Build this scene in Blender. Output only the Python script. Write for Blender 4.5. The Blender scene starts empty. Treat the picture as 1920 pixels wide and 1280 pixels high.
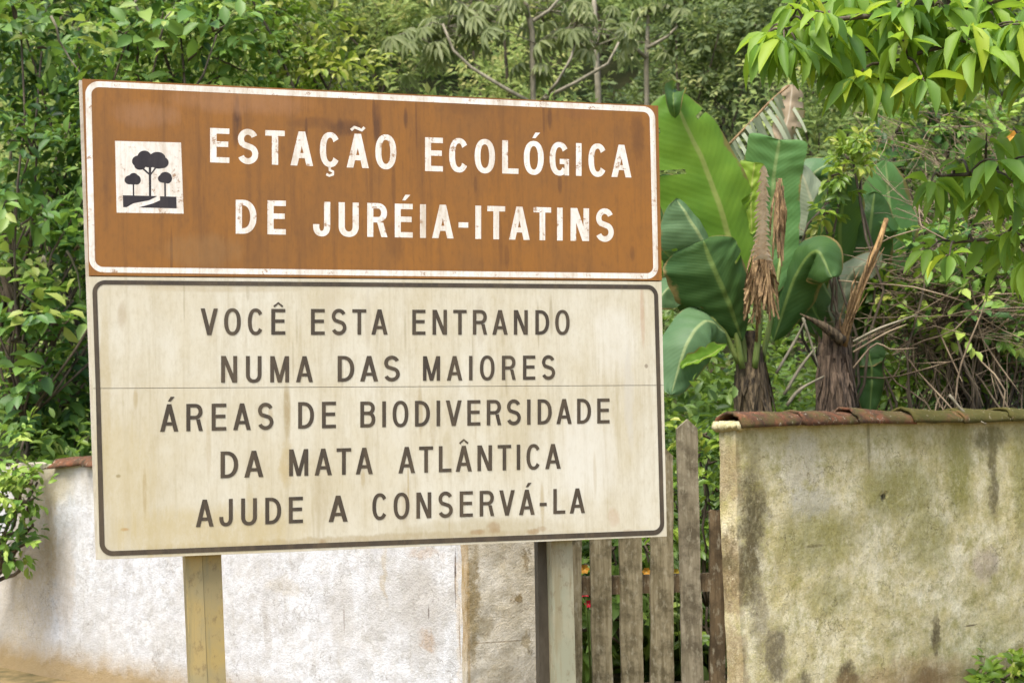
import bpy, math, random
import numpy as np
from mathutils import Vector, Matrix, Euler, noise as mnoise

R = math.radians
rng = np.random.default_rng(7)
random.seed(7)
SC = bpy.context.scene
COL = SC.collection

# ------------------------------------------------------------------ camera
F = 2700.0                      # focal length in photo pixels (photo 1920 x 1280)
EYE = Vector((0.0, 0.0, 1.5))
PITCH, ROLL = math.atan(157 / F), -0.020
CAMR = Euler((math.pi / 2 + PITCH, 0, 0)).to_matrix() @ Matrix.Rotation(ROLL, 3, 'Z')
cd = bpy.data.cameras.new('camera'); cam = bpy.data.objects.new('camera', cd); COL.objects.link(cam)
cam.matrix_world = Matrix.Translation(EYE) @ CAMR.to_4x4()
cd.sensor_width = 36; cd.lens = 36 * F / 1920; cd.clip_end = 2000; cd.clip_start = 0.05
cd.dof.use_dof = True; cd.dof.focus_distance = 5.3; cd.dof.aperture_fstop = 5.6
SC.camera = cam
# ------------------------------------------------------------------ light
SUN_EL, SUN_AZ = R(63), R(213)          # azimuth measured from +Y clockwise (sun behind the camera, a little left)
w = bpy.data.worlds.new('World'); SC.world = w; w.use_nodes = True
nt = w.node_tree; sky = nt.nodes.new('ShaderNodeTexSky'); sky.sky_type = 'NISHITA'; sky.sun_disc = False
sky.sun_elevation = SUN_EL; sky.sun_rotation = SUN_AZ; sky.air_density = 1.0; sky.dust_density = 3.5; sky.ozone_density = 0.6
nt.links.new(sky.outputs[0], nt.nodes['Background'].inputs[0]); nt.nodes['Background'].inputs[1].default_value = 0.15
sd = bpy.data.lights.new('sun', 'SUN'); sd.energy = 2.3; sd.angle = R(30); sd.color = (1, 0.975, 0.925)
so = bpy.data.objects.new('sun', sd); COL.objects.link(so)
sdir = Vector((math.sin(SUN_AZ) * math.cos(SUN_EL), math.cos(SUN_AZ) * math.cos(SUN_EL), math.sin(SUN_EL)))
so.rotation_euler = sdir.to_track_quat('Z', 'Y').to_euler(); so.location = (0, 0, 30)
vs = SC.view_settings; vs.view_transform = 'Standard'; vs.look = 'None'; vs.exposure = 1.15; vs.gamma = 1.0
SC.render.filter_size = 2.0
SC.cycles.max_bounces = 8; SC.cycles.transparent_max_bounces = 4

# ------------------------------------------------------------------ helpers
def ray(px, py):
    return CAMR @ Vector(((px - 960) / F, -(py - 640) / F, -1))
def at(px, py, Y):
    r = ray(px, py); return EYE + r * (Y / r.y)
def on_plane(px, py, P, n):
    r = ray(px, py); return EYE + r * ((P - EYE).dot(n) / r.dot(n))
def gp(px, py): return on_plane(px, py, Vector((0, 0, 0)), Vector((0, 0, 1)))

def tag(o, label=None, cat=None, group=None, kind=None):
    if label: o['label'] = label
    if cat: o['category'] = cat
    if group: o['group'] = group
    if kind: o['kind'] = kind
    return o
def empty(name, loc, rz=0, **k):
    o = bpy.data.objects.new(name, None); COL.objects.link(o); o.location = loc; o.rotation_euler = (0, 0, rz)
    o.empty_display_size = 0.1
    return tag(o, **k)
def base_of(parent):
    v = Vector((0, 0, 0))
    while parent: v += parent.location; parent = parent.parent
    return v

class MB:
    """collects geometry, build() links it as ONE mesh object"""
    def __init__(s): s.v = []; s.f = []
    def add(s, vs, fs):
        b = len(s.v); s.v += [tuple(p) for p in vs]; s.f += [tuple(b + i for i in f) for f in fs]
    def box(s, x0, x1, y0, y1, z0, z1):
        s.add([(x0,y0,z0),(x1,y0,z0),(x1,y1,z0),(x0,y1,z0),(x0,y0,z1),(x1,y0,z1),(x1,y1,z1),(x0,y1,z1)],
              [(0,3,2,1),(4,5,6,7),(0,1,5,4),(1,2,6,5),(2,3,7,6),(3,0,4,7)])
    def prism(s, poly, y0, y1):
        """poly in (x,z), counter-clockwise seen from -y"""
        n = len(poly)
        vs = [(x, y0, z) for x, z in poly] + [(x, y1, z) for x, z in poly]
        fs = [tuple(range(n)), tuple(range(2 * n - 1, n - 1, -1))]
        fs += [(i, n + i, n + (i + 1) % n, (i + 1) % n) for i in range(n)]
        s.add(vs, fs)
    def tube(s, pts, rad, n=6, cap=True):
        pts = [Vector(p) for p in pts]
        if not isinstance(rad, (list, tuple)): rad = [rad] * len(pts)
        vs, fs = [], []
        up = Vector((0.31, 0.2, 0.93))
        for i, p in enumerate(pts):
            t = (pts[min(i + 1, len(pts) - 1)] - pts[max(i - 1, 0)]).normalized()
            a = t.cross(up)
            if a.length < 1e-3: a = t.cross(Vector((1, 0, 0)))
            a.normalize(); b = t.cross(a)
            up = b.cross(t) * 1.0 if False else up
            for k in range(n):
                an = 2 * math.pi * k / n
                vs.append(p + (a * math.cos(an) + b * math.sin(an)) * rad[i])
        for i in range(len(pts) - 1):
            for k in range(n):
                fs.append((i*n+k, i*n+(k+1)%n, (i+1)*n+(k+1)%n, (i+1)*n+k))
        if cap: fs.append(tuple(range(n-1, -1, -1))); fs.append(tuple((len(pts)-1)*n + k for k in range(n)))
        s.add(vs, fs)
    def build(s, name, mat, parent=None, local=False, smooth=False):
        me = bpy.data.meshes.new(name)
        off = Vector((0, 0, 0)) if local else base_of(parent)
        me.from_pydata([(p[0]-off.x, p[1]-off.y, p[2]-off.z) for p in s.v], [], s.f)
        me.update(); me.materials.append(mat)
        if smooth: me.polygons.foreach_set('use_smooth', [True] * len(me.polygons))
        o = bpy.data.objects.new(name, me); COL.objects.link(o)
        if parent: o.parent = parent
        return o

def np_mesh(name, V, Fc, mat, parent=None, attrs=None, smooth=False):
    """V (n,3) world coords, Fc (m,k) faces of one size"""
    off = base_of(parent); me = bpy.data.meshes.new(name)
    n = len(V); m, k = Fc.shape
    me.vertices.add(n); me.vertices.foreach_set('co', (V - np.array(off)).astype(np.float32).ravel())
    me.loops.add(m * k); me.loops.foreach_set('vertex_index', Fc.astype(np.int32).ravel())
    me.polygons.add(m); me.polygons.foreach_set('loop_start', np.arange(0, m * k, k, dtype=np.int32))
    me.polygons.foreach_set('loop_total', np.full(m, k, dtype=np.int32)) if False else None
    me.update(calc_edges=True)
    if smooth: me.polygons.foreach_set('use_smooth', np.ones(m, dtype=bool))
    for an, av in (attrs or {}).items():
        a = me.attributes.new(an, 'FLOAT', 'POINT'); a.data.foreach_set('value', av.astype(np.float32))
    me.materials.append(mat)
    o = bpy.data.objects.new(name, me); COL.objects.link(o)
    if parent: o.parent = parent
    return o

# ------------------------------------------------------------------ node helper
class NT:
    def __init__(s, name):
        s.m = bpy.data.materials.new(name); s.m.use_nodes = True; s.t = s.m.node_tree; s.n = s.t.nodes; s.l = s.t.links
        s.p = s.n['Principled BSDF']; s._tc = None
    def set(s, sock, v):
        if isinstance(v, bpy.types.NodeSocket): s.l.new(v, sock)
        else: sock.default_value = v
    def obj(s):
        if s._tc is None: s._tc = s.n.new('ShaderNodeTexCoord').outputs['Object']
        return s._tc
    def scale(s, sc, vec=None, loc=(0, 0, 0)):
        m = s.n.new('ShaderNodeMapping'); s.set(m.inputs[0], vec or s.obj()); m.inputs['Scale'].default_value = sc; m.inputs['Location'].default_value = loc
        return m.outputs[0]
    def noise(s, scale, vec=None, detail=6, rough=0.6, dist=0.0):
        x = s.n.new('ShaderNodeTexNoise'); s.set(x.inputs['Vector'], vec or s.obj())
        x.inputs['Scale'].default_value = scale; x.inputs['Detail'].default_value = detail
        x.inputs['Roughness'].default_value = rough; x.inputs['Distortion'].default_value = dist
        return x.outputs[0]
    def ramp(s, fac, stops, interp='LINEAR'):
        r = s.n.new('ShaderNodeValToRGB'); s.set(r.inputs[0], fac); e = r.color_ramp.elements
        r.color_ramp.interpolation = interp
        while len(e) < len(stops): e.new(0.5)
        for i, (p, c) in enumerate(stops):
            e[i].position = p; e[i].color = (c, c, c, 1) if not isinstance(c, tuple) else (*c, 1)
        return r.outputs[0]
    def mix(s, fac, a, b, mode='MIX'):
        x = s.n.new('ShaderNodeMix'); x.data_type = 'RGBA'; x.blend_type = mode
        s.set(x.inputs[0], fac)
        for i, v in ((6, a), (7, b)):
            s.set(x.inputs[i], v if isinstance(v, bpy.types.NodeSocket) else (*v, 1))
        return x.outputs[2]
    def math(s, op, a, b=0.0, clamp=False):
        x = s.n.new('ShaderNodeMath'); x.operation = op; x.use_clamp = clamp; s.set(x.inputs[0], a); s.set(x.inputs[1], b); return x.outputs[0]
    def attr(s, name):
        a = s.n.new('ShaderNodeAttribute'); a.attribute_name = name; return a.outputs['Fac']
    def sep(s):
        x = s.n.new('ShaderNodeSeparateXYZ'); s.set(x.inputs[0], s.obj()); return x.outputs
    def bump(s, h, strength=0.4, dist=0.01):
        b = s.n.new('ShaderNodeBump'); s.set(b.inputs['Height'], h); b.inputs['Strength'].default_value = strength; b.inputs['Distance'].default_value = dist
        s.l.new(b.outputs[0], s.p.inputs['Normal'])
    def warped(s, amp):
        if getattr(s, '_wp', None) is None:
            x = s.n.new('ShaderNodeTexNoise'); s.set(x.inputs['Vector'], s.obj()); x.inputs['Scale'].default_value = 7; x.inputs['Detail'].default_value = 6; x.inputs['Roughness'].default_value = 0.7
            v = s.n.new('ShaderNodeVectorMath'); v.operation = 'MULTIPLY_ADD'; s.set(v.inputs[0], x.outputs[1]); v.inputs[1].default_value = (amp * 1.2, 0, amp); v.inputs[2].default_value = (-amp * .6, 0, -amp * .5)
            v2 = s.n.new('ShaderNodeVectorMath'); v2.operation = 'ADD'; s.set(v2.inputs[0], s.obj()); s.set(v2.inputs[1], v.outputs[0])
            sp = s.n.new('ShaderNodeSeparateXYZ'); s.set(sp.inputs[0], v2.outputs[0]); s._wp = sp.outputs
            s._mot = s.ramp(s.noise(30, s.scale((1.6, 1, .8)), 6, 0.75), [(0.34, 0.6), (0.54, 1.0)])
        return s._wp
    def spot(s, x0, z0, sx, sz, wob=0.5, nz=None, warp=0.16):
        """blotch mask around (x0,z0) in object space, its edge and inside broken up by noise"""
        X = s.warped(warp) if warp and min(sx, sz) > .02 else s.sep()
        if not (warp and min(sx, sz) > .02): s.warped(warp or .05)
        dx = s.math('MULTIPLY', s.math('SUBTRACT', X[0], x0), 1 / sx); dz = s.math('MULTIPLY', s.math('SUBTRACT', X[2], z0), 1 / sz)
        d = s.math('ADD', s.math('MULTIPLY', dx, dx), s.math('MULTIPLY', dz, dz))
        nz = nz or s.noise(14, detail=5)
        d = s.math('ADD', d, s.math('MULTIPLY', s.math('SUBTRACT', nz, 0.5), wob * 5))
        return s.math('MULTIPLY', s.ramp(d, [(0.1, 1.0), (1.3, 0.0)], 'EASE'), s._mot)
    def done(s, col, rough=0.8, spec=0.3):
        s.set(s.p.inputs['Base Color'], col if isinstance(col, bpy.types.NodeSocket) else (*col, 1))
        s.set(s.p.inputs['Roughness'], rough); s.p.inputs['Specular IOR Level'].default_value = spec
        return s.m

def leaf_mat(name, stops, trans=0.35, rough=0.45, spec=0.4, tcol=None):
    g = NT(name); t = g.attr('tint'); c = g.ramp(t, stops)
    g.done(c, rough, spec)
    tr = g.n.new('ShaderNodeBsdfTranslucent')
    g.set(tr.inputs[0], g.mix(0.6, c, tcol or (0.22, 0.34, 0.03)))
    mx = g.n.new('ShaderNodeMixShader'); mx.inputs[0].default_value = trans
    g.l.new(g.p.outputs[0], mx.inputs[1]); g.l.new(tr.outputs[0], mx.inputs[2])
    g.l.new(mx.outputs[0], g.n['Material Output'].inputs[0])
    return g.m

# ------------------------------------------------------------------ materials
def plain(name, c1, c2, scale=8, rough=0.8, spec=0.3, stretch=(1, 1, 1), bump=0.3, bscale=30, bd=0.01):
    g = NT(name); v = g.scale(stretch)
    g.bump(g.noise(bscale, v, 6), bump, bd)
    return g.done(g.mix(g.ramp(g.noise(scale, v, 8, 0.65), [(0.38, 0.0), (0.62, 1.0)]), c1, c2), rough, spec)

M = {}
M['bark'] = plain('bark', (0.045, 0.035, 0.022), (0.13, 0.10, 0.065), 10, stretch=(1, 1, 0.3), bscale=40)
M['pale_bark'] = plain('pale_bark', (0.14, 0.125, 0.08), (0.29, 0.255, 0.18), 12, stretch=(1, 1, 0.4))
M['twig'] = plain('dry_twig', (0.075, 0.052, 0.03), (0.33, 0.25, 0.16), 2.2, bump=0.1)
M['soil'] = plain('soil', (0.02, 0.03, 0.01), (0.05, 0.05, 0.022), 1.5, 0.95, 0.1, bscale=12, bd=0.05)
M['ground'] = plain('dirt_ground', (0.10, 0.085, 0.04), (0.26, 0.19, 0.09), 5, 0.95, 0.1, bscale=30, bd=0.03)
G_DARK, G_MID, G_LIGHT = (0.028, 0.062, 0.014), (0.062, 0.125, 0.022), (0.17, 0.26, 0.03)
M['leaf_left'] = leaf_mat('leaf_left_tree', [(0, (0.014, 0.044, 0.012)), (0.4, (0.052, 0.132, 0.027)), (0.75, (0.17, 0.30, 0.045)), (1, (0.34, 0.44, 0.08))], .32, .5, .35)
M['leaf_bright'] = leaf_mat('leaf_bright', [(0, (0.08, 0.16, 0.02)), (0.5, (0.16, 0.27, 0.03)), (0.85, (0.28, 0.38, 0.045)), (1, (0.42, 0.44, 0.08))], 0.45, .4, .5)
M['leaf_hill'] = leaf_mat('leaf_hill', [(0, (0.06, 0.105, 0.03)), (0.4, (0.19, 0.265, 0.075)), (0.8, (0.35, 0.43, 0.12)), (1, (0.48, 0.46, 0.16))], 0.45, 0.6, 0.3, (0.28, 0.36, 0.10))  # hill leaf colours lightened; slight distance haze is put into them
M['leaf_hill_dark'] = leaf_mat('leaf_hill_dark', [(0, (0.05, 0.085, 0.03)), (0.6, (0.16, 0.21, 0.07)), (1, (0.32, 0.34, 0.12))], 0.35, 0.6, 0.3, (0.18, 0.24, 0.05))  # albedo raised here too, haze painted into the leaves
M['leaf_cecropia'] = leaf_mat('leaf_cecropia', [(0, (0.14, 0.18, 0.07)), (0.6, (0.24, 0.275, 0.11)), (1, (0.38, 0.40, 0.22))], 0.35, 0.6, 0.3, (0.24, 0.30, 0.09))
M['leaf_over'] = leaf_mat('leaf_overhang', [(0, (0.085, 0.19, 0.04)), (0.5, (0.17, 0.32, 0.045)), (0.85, (0.30, 0.45, 0.045)), (1, (0.46, 0.54, 0.04))], 0.5, 0.5, 0.35, (0.36, 0.50, 0.03))
M['leaf_under'] = leaf_mat('leaf_undergrowth', [(0, (0.04, 0.085, 0.018)), (0.6, (0.12, 0.20, 0.04)), (1, (0.24, 0.32, 0.06))], .4)

# ------------------------------------------------------------------ leaves (vectorised)
def template(rows, droop=0.15, fold=0.25):
    """rows: (along, halfwidth).  returns verts (along, side, normal) and tri faces"""
    v = [(0, 0, 0)]; f = []
    prev = None
    for a, hw in rows:
        b = len(v); z = -droop * a * a
        v += [(a, hw, z + fold * hw), (a, 0, z), (a, -hw, z + fold * hw)]
        if prev is None: f += [(0, b+1, b), (0, b+2, b+1)]
        else:
            p = prev; f += [(p, p+1, b+1), (p, b+1, b), (p+1, p+2, b+2), (p+1, b+2, b+1)]
        prev = b
    t = len(v); v.append((1, 0, -droop)); p = prev
    f += [(p, p+1, t), (p+1, p+2, t)]
    return np.array(v, float), np.array(f, int)
T_FAR = (np.array([(0,0,0),(0.45,0.5,0.08),(1,0,-0.1),(0.45,-0.5,0.08)], float), np.array([(0,2,1),(0,3,2)]))
T_MID = template([(0.3, 0.40), (0.65, 0.42)], 0.2, 0.3)
T_LANCE = template([(0.18, 0.30), (0.42, 0.5), (0.72, 0.36)], 0.28, 0.3)

def unit(a): return a / np.maximum(np.linalg.norm(a, axis=-1, keepdims=True), 1e-9)
def leaves(P, D, Nn, L, W, tint, T):
    """arrays of leaves -> V,F,tint per vertex"""
    D = unit(D); S = unit(np.cross(Nn, D)); N2 = np.cross(D, S)
    tv, tf = T; n, k = len(P), len(tv)
    V = (P[:, None] + D[:, None] * (tv[None, :, 0:1] * L[:, None, None]) + S[:, None] * (tv[None, :, 1:2] * W[:, None, None])
         + N2[:, None] * (tv[None, :, 2:3] * L[:, None, None]))
    Fc = tf[None] + (np.arange(n) * k)[:, None, None]
    return V.reshape(-1, 3), Fc.reshape(-1, 3), np.repeat(tint, k)
class Leaves:
    def __init__(s, T): s.T = T; s.b = []
    def add(s, *a): s.b.append(a)
    def build(s, name, mat, parent=None):
        cat = [np.concatenate([np.asarray(b[i], float) for b in s.b]) for i in range(6)]
        V, Fc, t = leaves(*cat, s.T)
        return np_mesh(name, V, Fc, mat, parent, {'tint': np.clip(t, 0, 1)})
    def sprigs(s, C, A, K, span, L, W, tint, droop=0.25, lv=0.3, up=0.8):
        """C centres, A axes (n,3); K leaves set alternately along each axis"""
        n = len(C); A = unit(A)
        side = unit(np.cross(A, unit(rng.normal(size=(n, 3)) * 0.5 + np.array([0, 0, 1.0]))))
        t = np.linspace(0, 1, K)[None, :, None]
        P = C[:, None] + A[:, None] * t * span
        sg = np.where(np.arange(K) % 2, 1.0, -1.0)[None, :, None]
        D = A[:, None] * (0.45 + 0.8 * t ** 2) + side[:, None] * sg * (1.0 - 0.7 * t ** 2) + rng.normal(size=(n, K, 3)) * 0.28
        D[..., 2] -= droop
        N = np.array([0, 0, up]) + A[:, None] * 0.25 + rng.normal(size=(n, K, 3)) * 0.35 + np.array([0, -0.25, 0])
        ll = L * (1 + lv * rng.normal(size=(n, K)) * 0.6) * (1 - 0.35 * t[..., 0] ** 2)
        ll = np.clip(ll, 0.35 * L, 1.8 * L)
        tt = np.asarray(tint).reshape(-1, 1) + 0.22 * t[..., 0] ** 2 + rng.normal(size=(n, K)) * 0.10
        s.add(P.reshape(-1, 3), D.reshape(-1, 3), N.reshape(-1, 3), ll.ravel(), (ll * W / L).ravel(), tt.ravel())

def clump_points(c, r, n, shell=0.55, up=0.35):
    """points in the outer shell of an ellipsoid, and outward directions"""
    d = unit(rng.normal(size=(n, 3)) + np.array([0, -0.25, up]))
    q = (shell + (1 - shell) * rng.random((n, 1)) ** 0.6)
    jag = 1 + 0.25 * rng.normal(size=(n, 1))
    return np.array(c) + d * np.array(r) * q * np.clip(jag, 0.6, 1.35), d

# ================================================================== SIGN
SD = Vector((math.sin(R(72.4)), math.cos(R(72.4)), 0)); SN = Vector((SD.y, -SD.x, 0))     # along the sign / towards the road
SP = at(700, 600, 4.95)
SROOT = on_plane(700, 1040, SP, SN); SROOT.z = 0
SROT = math.atan2(SD.y, SD.x)
sign = empty('road_sign', SROOT, SROT, label='weathered brown and white ecological station sign on two posts in front of the walls', cat='sign')
def su(px, py, y=0.0):
    """pixel -> sign-plane coordinates (u, v); y = depth behind the face"""
    p = on_plane(px, py, SP - SN * y, SN) - SROOT
    return (p.dot(SD), p.z)

def sign_paint(name, ca, cb, streak, dirt=0.4, rough=0.5, streak_amt=0.5, spots=(), worn=None):
    g = NT(name)
    big = g.noise(3.5, g.scale((1, 1, .6)), 7, .65); st = g.noise(1.0, g.scale((30, 30, 1.5)), 8, 0.75); st2 = g.noise(1.0, g.scale((9, 9, 1.1), None, (4, 0, 9)), 8, 0.7)
    fine = g.noise(70, g.scale((1, 1, .45)), 5, .7); mid = g.noise(17, g.scale((1, 1, .5), None, (3, 3, 3)), 7, .7)
    c = g.mix(g.ramp(big, [(0.40, 0.0), (0.60, 1.0)]), ca, cb)
    c = g.mix(g.math('MULTIPLY', g.ramp(st2, [(0.50, 0.0), (0.66, 1.0)]), streak_amt * .8), c, streak)
    c = g.mix(g.math('MULTIPLY', g.ramp(st, [(0.50, 0.0), (0.68, 1.0)]), streak_amt), c, streak)
    c = g.mix(g.math('MULTIPLY', g.ramp(mid, [(0.50, 0.0), (0.70, 1.0)]), dirt * .8), c, streak)
    c = g.mix(g.math('MULTIPLY', g.ramp(fine, [(0.50, 0.0), (0.72, 1.0)]), dirt), c, streak)
    if worn: c = g.mix(g.math('MULTIPLY', g.ramp(g.noise(24, None, 6, .75), [(0.57, 0.0), (0.63, 1.0)]), .85), c, worn)
    for (x0, z0, sx, sz, col, amt) in spots:
        c = g.mix(g.math('MULTIPLY', g.spot(x0, z0, sx, sz, 0.4, st, .05), amt), c, col)
    g.bump(g.noise(90, None, 3), 0.05, 0.002)
    return g.done(c, rough, 0.3)
def spx(px, py, wx, wy, col, amt):
    u, v = su(px, py); k = 4.95 / F
    return (u, v, wx * k, wy * k, col, amt)
rd = random.Random(77)
def drips(n, x0, x1, y0, y1, col, a0, a1, w=(2.5, 7), h=(18, 70)):
    return [spx(rd.uniform(x0, x1), rd.uniform(y0, y1), rd.uniform(*w), rd.uniform(*h), col, rd.uniform(a0, a1)) for _ in range(n)]
DKB = (0.085, 0.038, 0.016)
M['brown'] = sign_paint('brown_sign_paint', (0.275, 0.115, 0.020), (0.225, 0.100, 0.024), (0.10, 0.048, 0.020), 0.28, streak_amt=0.42, spots=drips(7, 380, 1180, 200, 240, DKB, .5, .85) + drips(8, 200, 1200, 330, 490, DKB, .3, .6, (3, 9)) + drips(4, 560, 720, 205, 245, DKB, .6, .9, (3, 9), (18, 40)) + [
    spx(708, 235, 10, 55, DKB, 0.6), spx(650, 240, 40, 18, DKB, 0.7), spx(590, 230, 60, 14, DKB, 0.4), spx(1195, 260, 18, 60, DKB, 0.5),
    spx(275, 215, 70, 30, (0.30, 0.16, 0.08), 0.5), spx(450, 190, 160, 30, (0.33, 0.17, 0.08), 0.5), spx(380, 470, 90, 40, (0.26, 0.15, 0.06), 0.4),
    spx(880, 200, 60, 25, DKB, 0.3), spx(740, 450, 20, 50, DKB, 0.35), spx(1090, 210, 60, 20, (0.2, 0.08, 0.03), 0.3)])
YEL, OLV = (0.45, 0.36, 0.17), (0.30, 0.22, 0.09)
cream_spots = [spx(538, 770, 9, 70, OLV, 0.75), spx(538, 870, 12, 60, (0.42, 0.32, 0.14), 0.6), spx(788, 770, 6, 60, OLV, 0.5), spx(812, 790, 8, 60, OLV, 0.3),
    spx(1150, 640, 60, 90, (0.68, 0.66, 0.58), 0.5), spx(1100, 850, 80, 120, (0.66, 0.64, 0.56), 0.5), spx(700, 1012, 480, 12, (0.32, 0.24, 0.11), 0.55), spx(420, 540, 180, 10, (0.4, 0.32, 0.18), 0.45), spx(195, 760, 14, 220, (0.42, 0.34, 0.18), 0.5), spx(900, 600, 10, 60, (0.36, 0.3, 0.2), .35), spx(690, 600, 7, 70, (0.36, 0.3, 0.2), .35), spx(1180, 740, 12, 120, (0.5, 0.47, 0.4), .5), spx(840, 850, 12, 60, (0.42, 0.36, 0.22), .4), spx(470, 950, 12, 60, (0.42, 0.34, 0.16), .45), spx(1205, 590, 6, 80, (0.40, 0.22, 0.13), 0.45), spx(1150, 970, 16, 22, (0.38, 0.22, 0.12), 0.35), spx(235, 992, 10, 4, (0.4, 0.2, 0.04), 0.8),
    spx(222, 892, 5, 4, (0.15, 0.12, 0.05), 0.8), spx(230, 590, 10, 30, (0.36, 0.28, 0.17), 0.5), spx(380, 1000, 220, 60, YEL, 0.6), spx(230, 900, 80, 130, YEL, 0.45),
    spx(900, 990, 200, 22, (0.38, 0.32, 0.18), 0.5), spx(1212, 686, 5, 5, (0.2, 0.15, 0.1), 0.8), spx(620, 560, 20, 60, (0.5, 0.44, 0.32), 0.4), spx(600, 940, 15, 70, OLV, 0.25), spx(760, 955, 10, 60, OLV, 0.3)]
M['cream'] = sign_paint('cream_sign_paint', (0.54, 0.485, 0.345), (0.605, 0.57, 0.455), (0.34, 0.275, 0.145), 0.26, streak_amt=0.36, spots=cream_spots + drips(12, 330, 1150, 540, 700, (0.30, 0.25, 0.15), .3, .6, (2, 5), (15, 60)) + drips(10, 250, 1200, 740, 990, (0.36, 0.27, 0.12), .3, .6, (2, 6), (20, 70)) + drips(6, 200, 1240, 980, 1030, (0.28, 0.17, 0.07), .4, .7, (6, 24), (5, 14)))
M['white_let'] = sign_paint('white_reflective_lettering', (0.72, 0.68, 0.60), (0.80, 0.77, 0.70), (0.40, 0.29, 0.16), 0.50, streak_amt=0.5, worn=(0.30, 0.16, 0.07))
M['dark_let'] = sign_paint('dark_lettering', (0.045, 0.035, 0.025), (0.065, 0.050, 0.034), (0.15, 0.11, 0.06), 0.3, streak_amt=0.35)
M['black_let'] = sign_paint('black_pictogram', (0.022, 0.018, 0.020), (0.035, 0.028, 0.030), (0.06, 0.05, 0.045), 0.2)
M['edge'] = plain('sign_edge_metal', (0.42, 0.38, 0.29), (0.55, 0.52, 0.44), 6, 0.5, 0.4)
M['steel_shade'] = plain('shaded_flange_steel', (0.050, 0.040, 0.026), (0.10, 0.085, 0.060), 9, 0.6, 0.3, stretch=(1, 1, 0.3))  # dark bare steel, with the recessed flange's shade painted into the colour
def post_mat(name, a, b, c):
    g = NT(name); st = g.noise(1.0, g.scale((30, 30, 2.5)), 6, 0.7); n = g.noise(7, None, 6)
    k = g.mix(g.ramp(n, [(0.42, 0.0), (0.58, 1.0)]), a, b); k = g.mix(g.math('MULTIPLY', g.ramp(st, [(0.48, 0.0), (0.62, 1.0)]), 0.75), k, c); k = g.mix(g.math('MULTIPLY', g.ramp(g.noise(35, g.scale((1, 1, .5)), 6, .75), [(0.54, 0.0), (0.64, 1.0)]), .6), k, (0.17, 0.12, 0.06))
    g.bump(n, 0.1, 0.003); return g.done(k, 0.55, 0.35)
M['post_yellow'] = post_mat('weathered_yellow_post', (0.40, 0.30, 0.12), (0.34, 0.28, 0.14), (0.24, 0.21, 0.11))
M['post_yellow_shade'] = post_mat('weathered_yellow_post_shade', (0.37, 0.275, 0.10), (0.31, 0.25, 0.12), (0.24, 0.215, 0.12))  # same ochre paint, darkened: shade of the post's second face is painted in
M['post_grey'] = post_mat('weathered_grey_post', (0.28, 0.28, 0.19), (0.33, 0.31, 0.21), (0.24, 0.20, 0.11))

def ring(outer, inner, ro, ri, y, n=8):
    def rnd(c, r):
        pts = []
        for i in range(4):
            p, a, b = Vector(c[i]), Vector(c[i-1]), Vector(c[(i+1) % 4])
            d1, d2 = (a - p).normalized(), (b - p).normalized()
            for k in range(n + 1):
                t = math.pi / 2 * k / n
                pts.append(p + d1 * r * (1 - math.sin(t)) + d2 * r * (1 - math.cos(t)))
        return pts
    po, pi_ = rnd(outer, ro), rnd(inner, ri); m = MB(); k = len(po)
    m.add([(p.x, y, p.y) for p in po] + [(p.x, y, p.y) for p in pi_], [(i, k + i, k + (i+1) % k, (i+1) % k) for i in range(k)])
    return m
def panel(pix, y0, y1, name, mat, inset=0.0):
    m = MB(); poly = [su(*p) for p in pix]; m.prism(poly[::-1], y0, y1); return m.build(name, mat, sign, local=True)
# order of pixels: TL TR BR BL
brown = panel([(154, 148), (1234, 198.5), (1241, 526), (167, 516.5)], 0, 0.022, 'brown_panel', M['brown'])
cream_up = panel([(167, 518.5), (1240.5, 528), (1244.5, 721.5), (174, 727.5)], 0.001, 0.022, 'cream_panel', M['cream'])
cream_lo = panel([(174, 728.5), (1244.6, 722.5), (1250.5, 1005), (184, 1048.5)], 0.001, 0.022, 'cream_panel', M['cream'])
panel([(148, 147.5), (1236, 198), (1252.5, 1006), (180, 1050)], 0.0225, 0.05, 'back_frame', M['edge'])
pv = 0.00016
b = ring([su(*p) for p in [(159.5, 151.5), (1228, 200.5), (1234.5, 523), (167.5, 510.5)]],
         [su(*p) for p in [(171, 163), (1218, 210.5), (1225, 512.5), (178.5, 500.5)]], 0.045, 0.026, -pv).build('border', M['white_let'], brown, local=True)
def half_ring(outer, inner, r, top):
    """open U of a rounded border: the border runs across both cream panels, split at the seam"""
    full = ring(outer, inner, r, r * 0.6, -pv)
    return full
co = [(172.5, 525), (1233.5, 534), (1246, 1002), (187, 1042.5)]; ci = [(181.5, 533), (1226, 542), (1238, 993), (196.5, 1033)]
seam_o = [(179.3, 727.8), (1238.6, 722)]; seam_i = [(188.0, 727.8), (1231.0, 722)]
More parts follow.
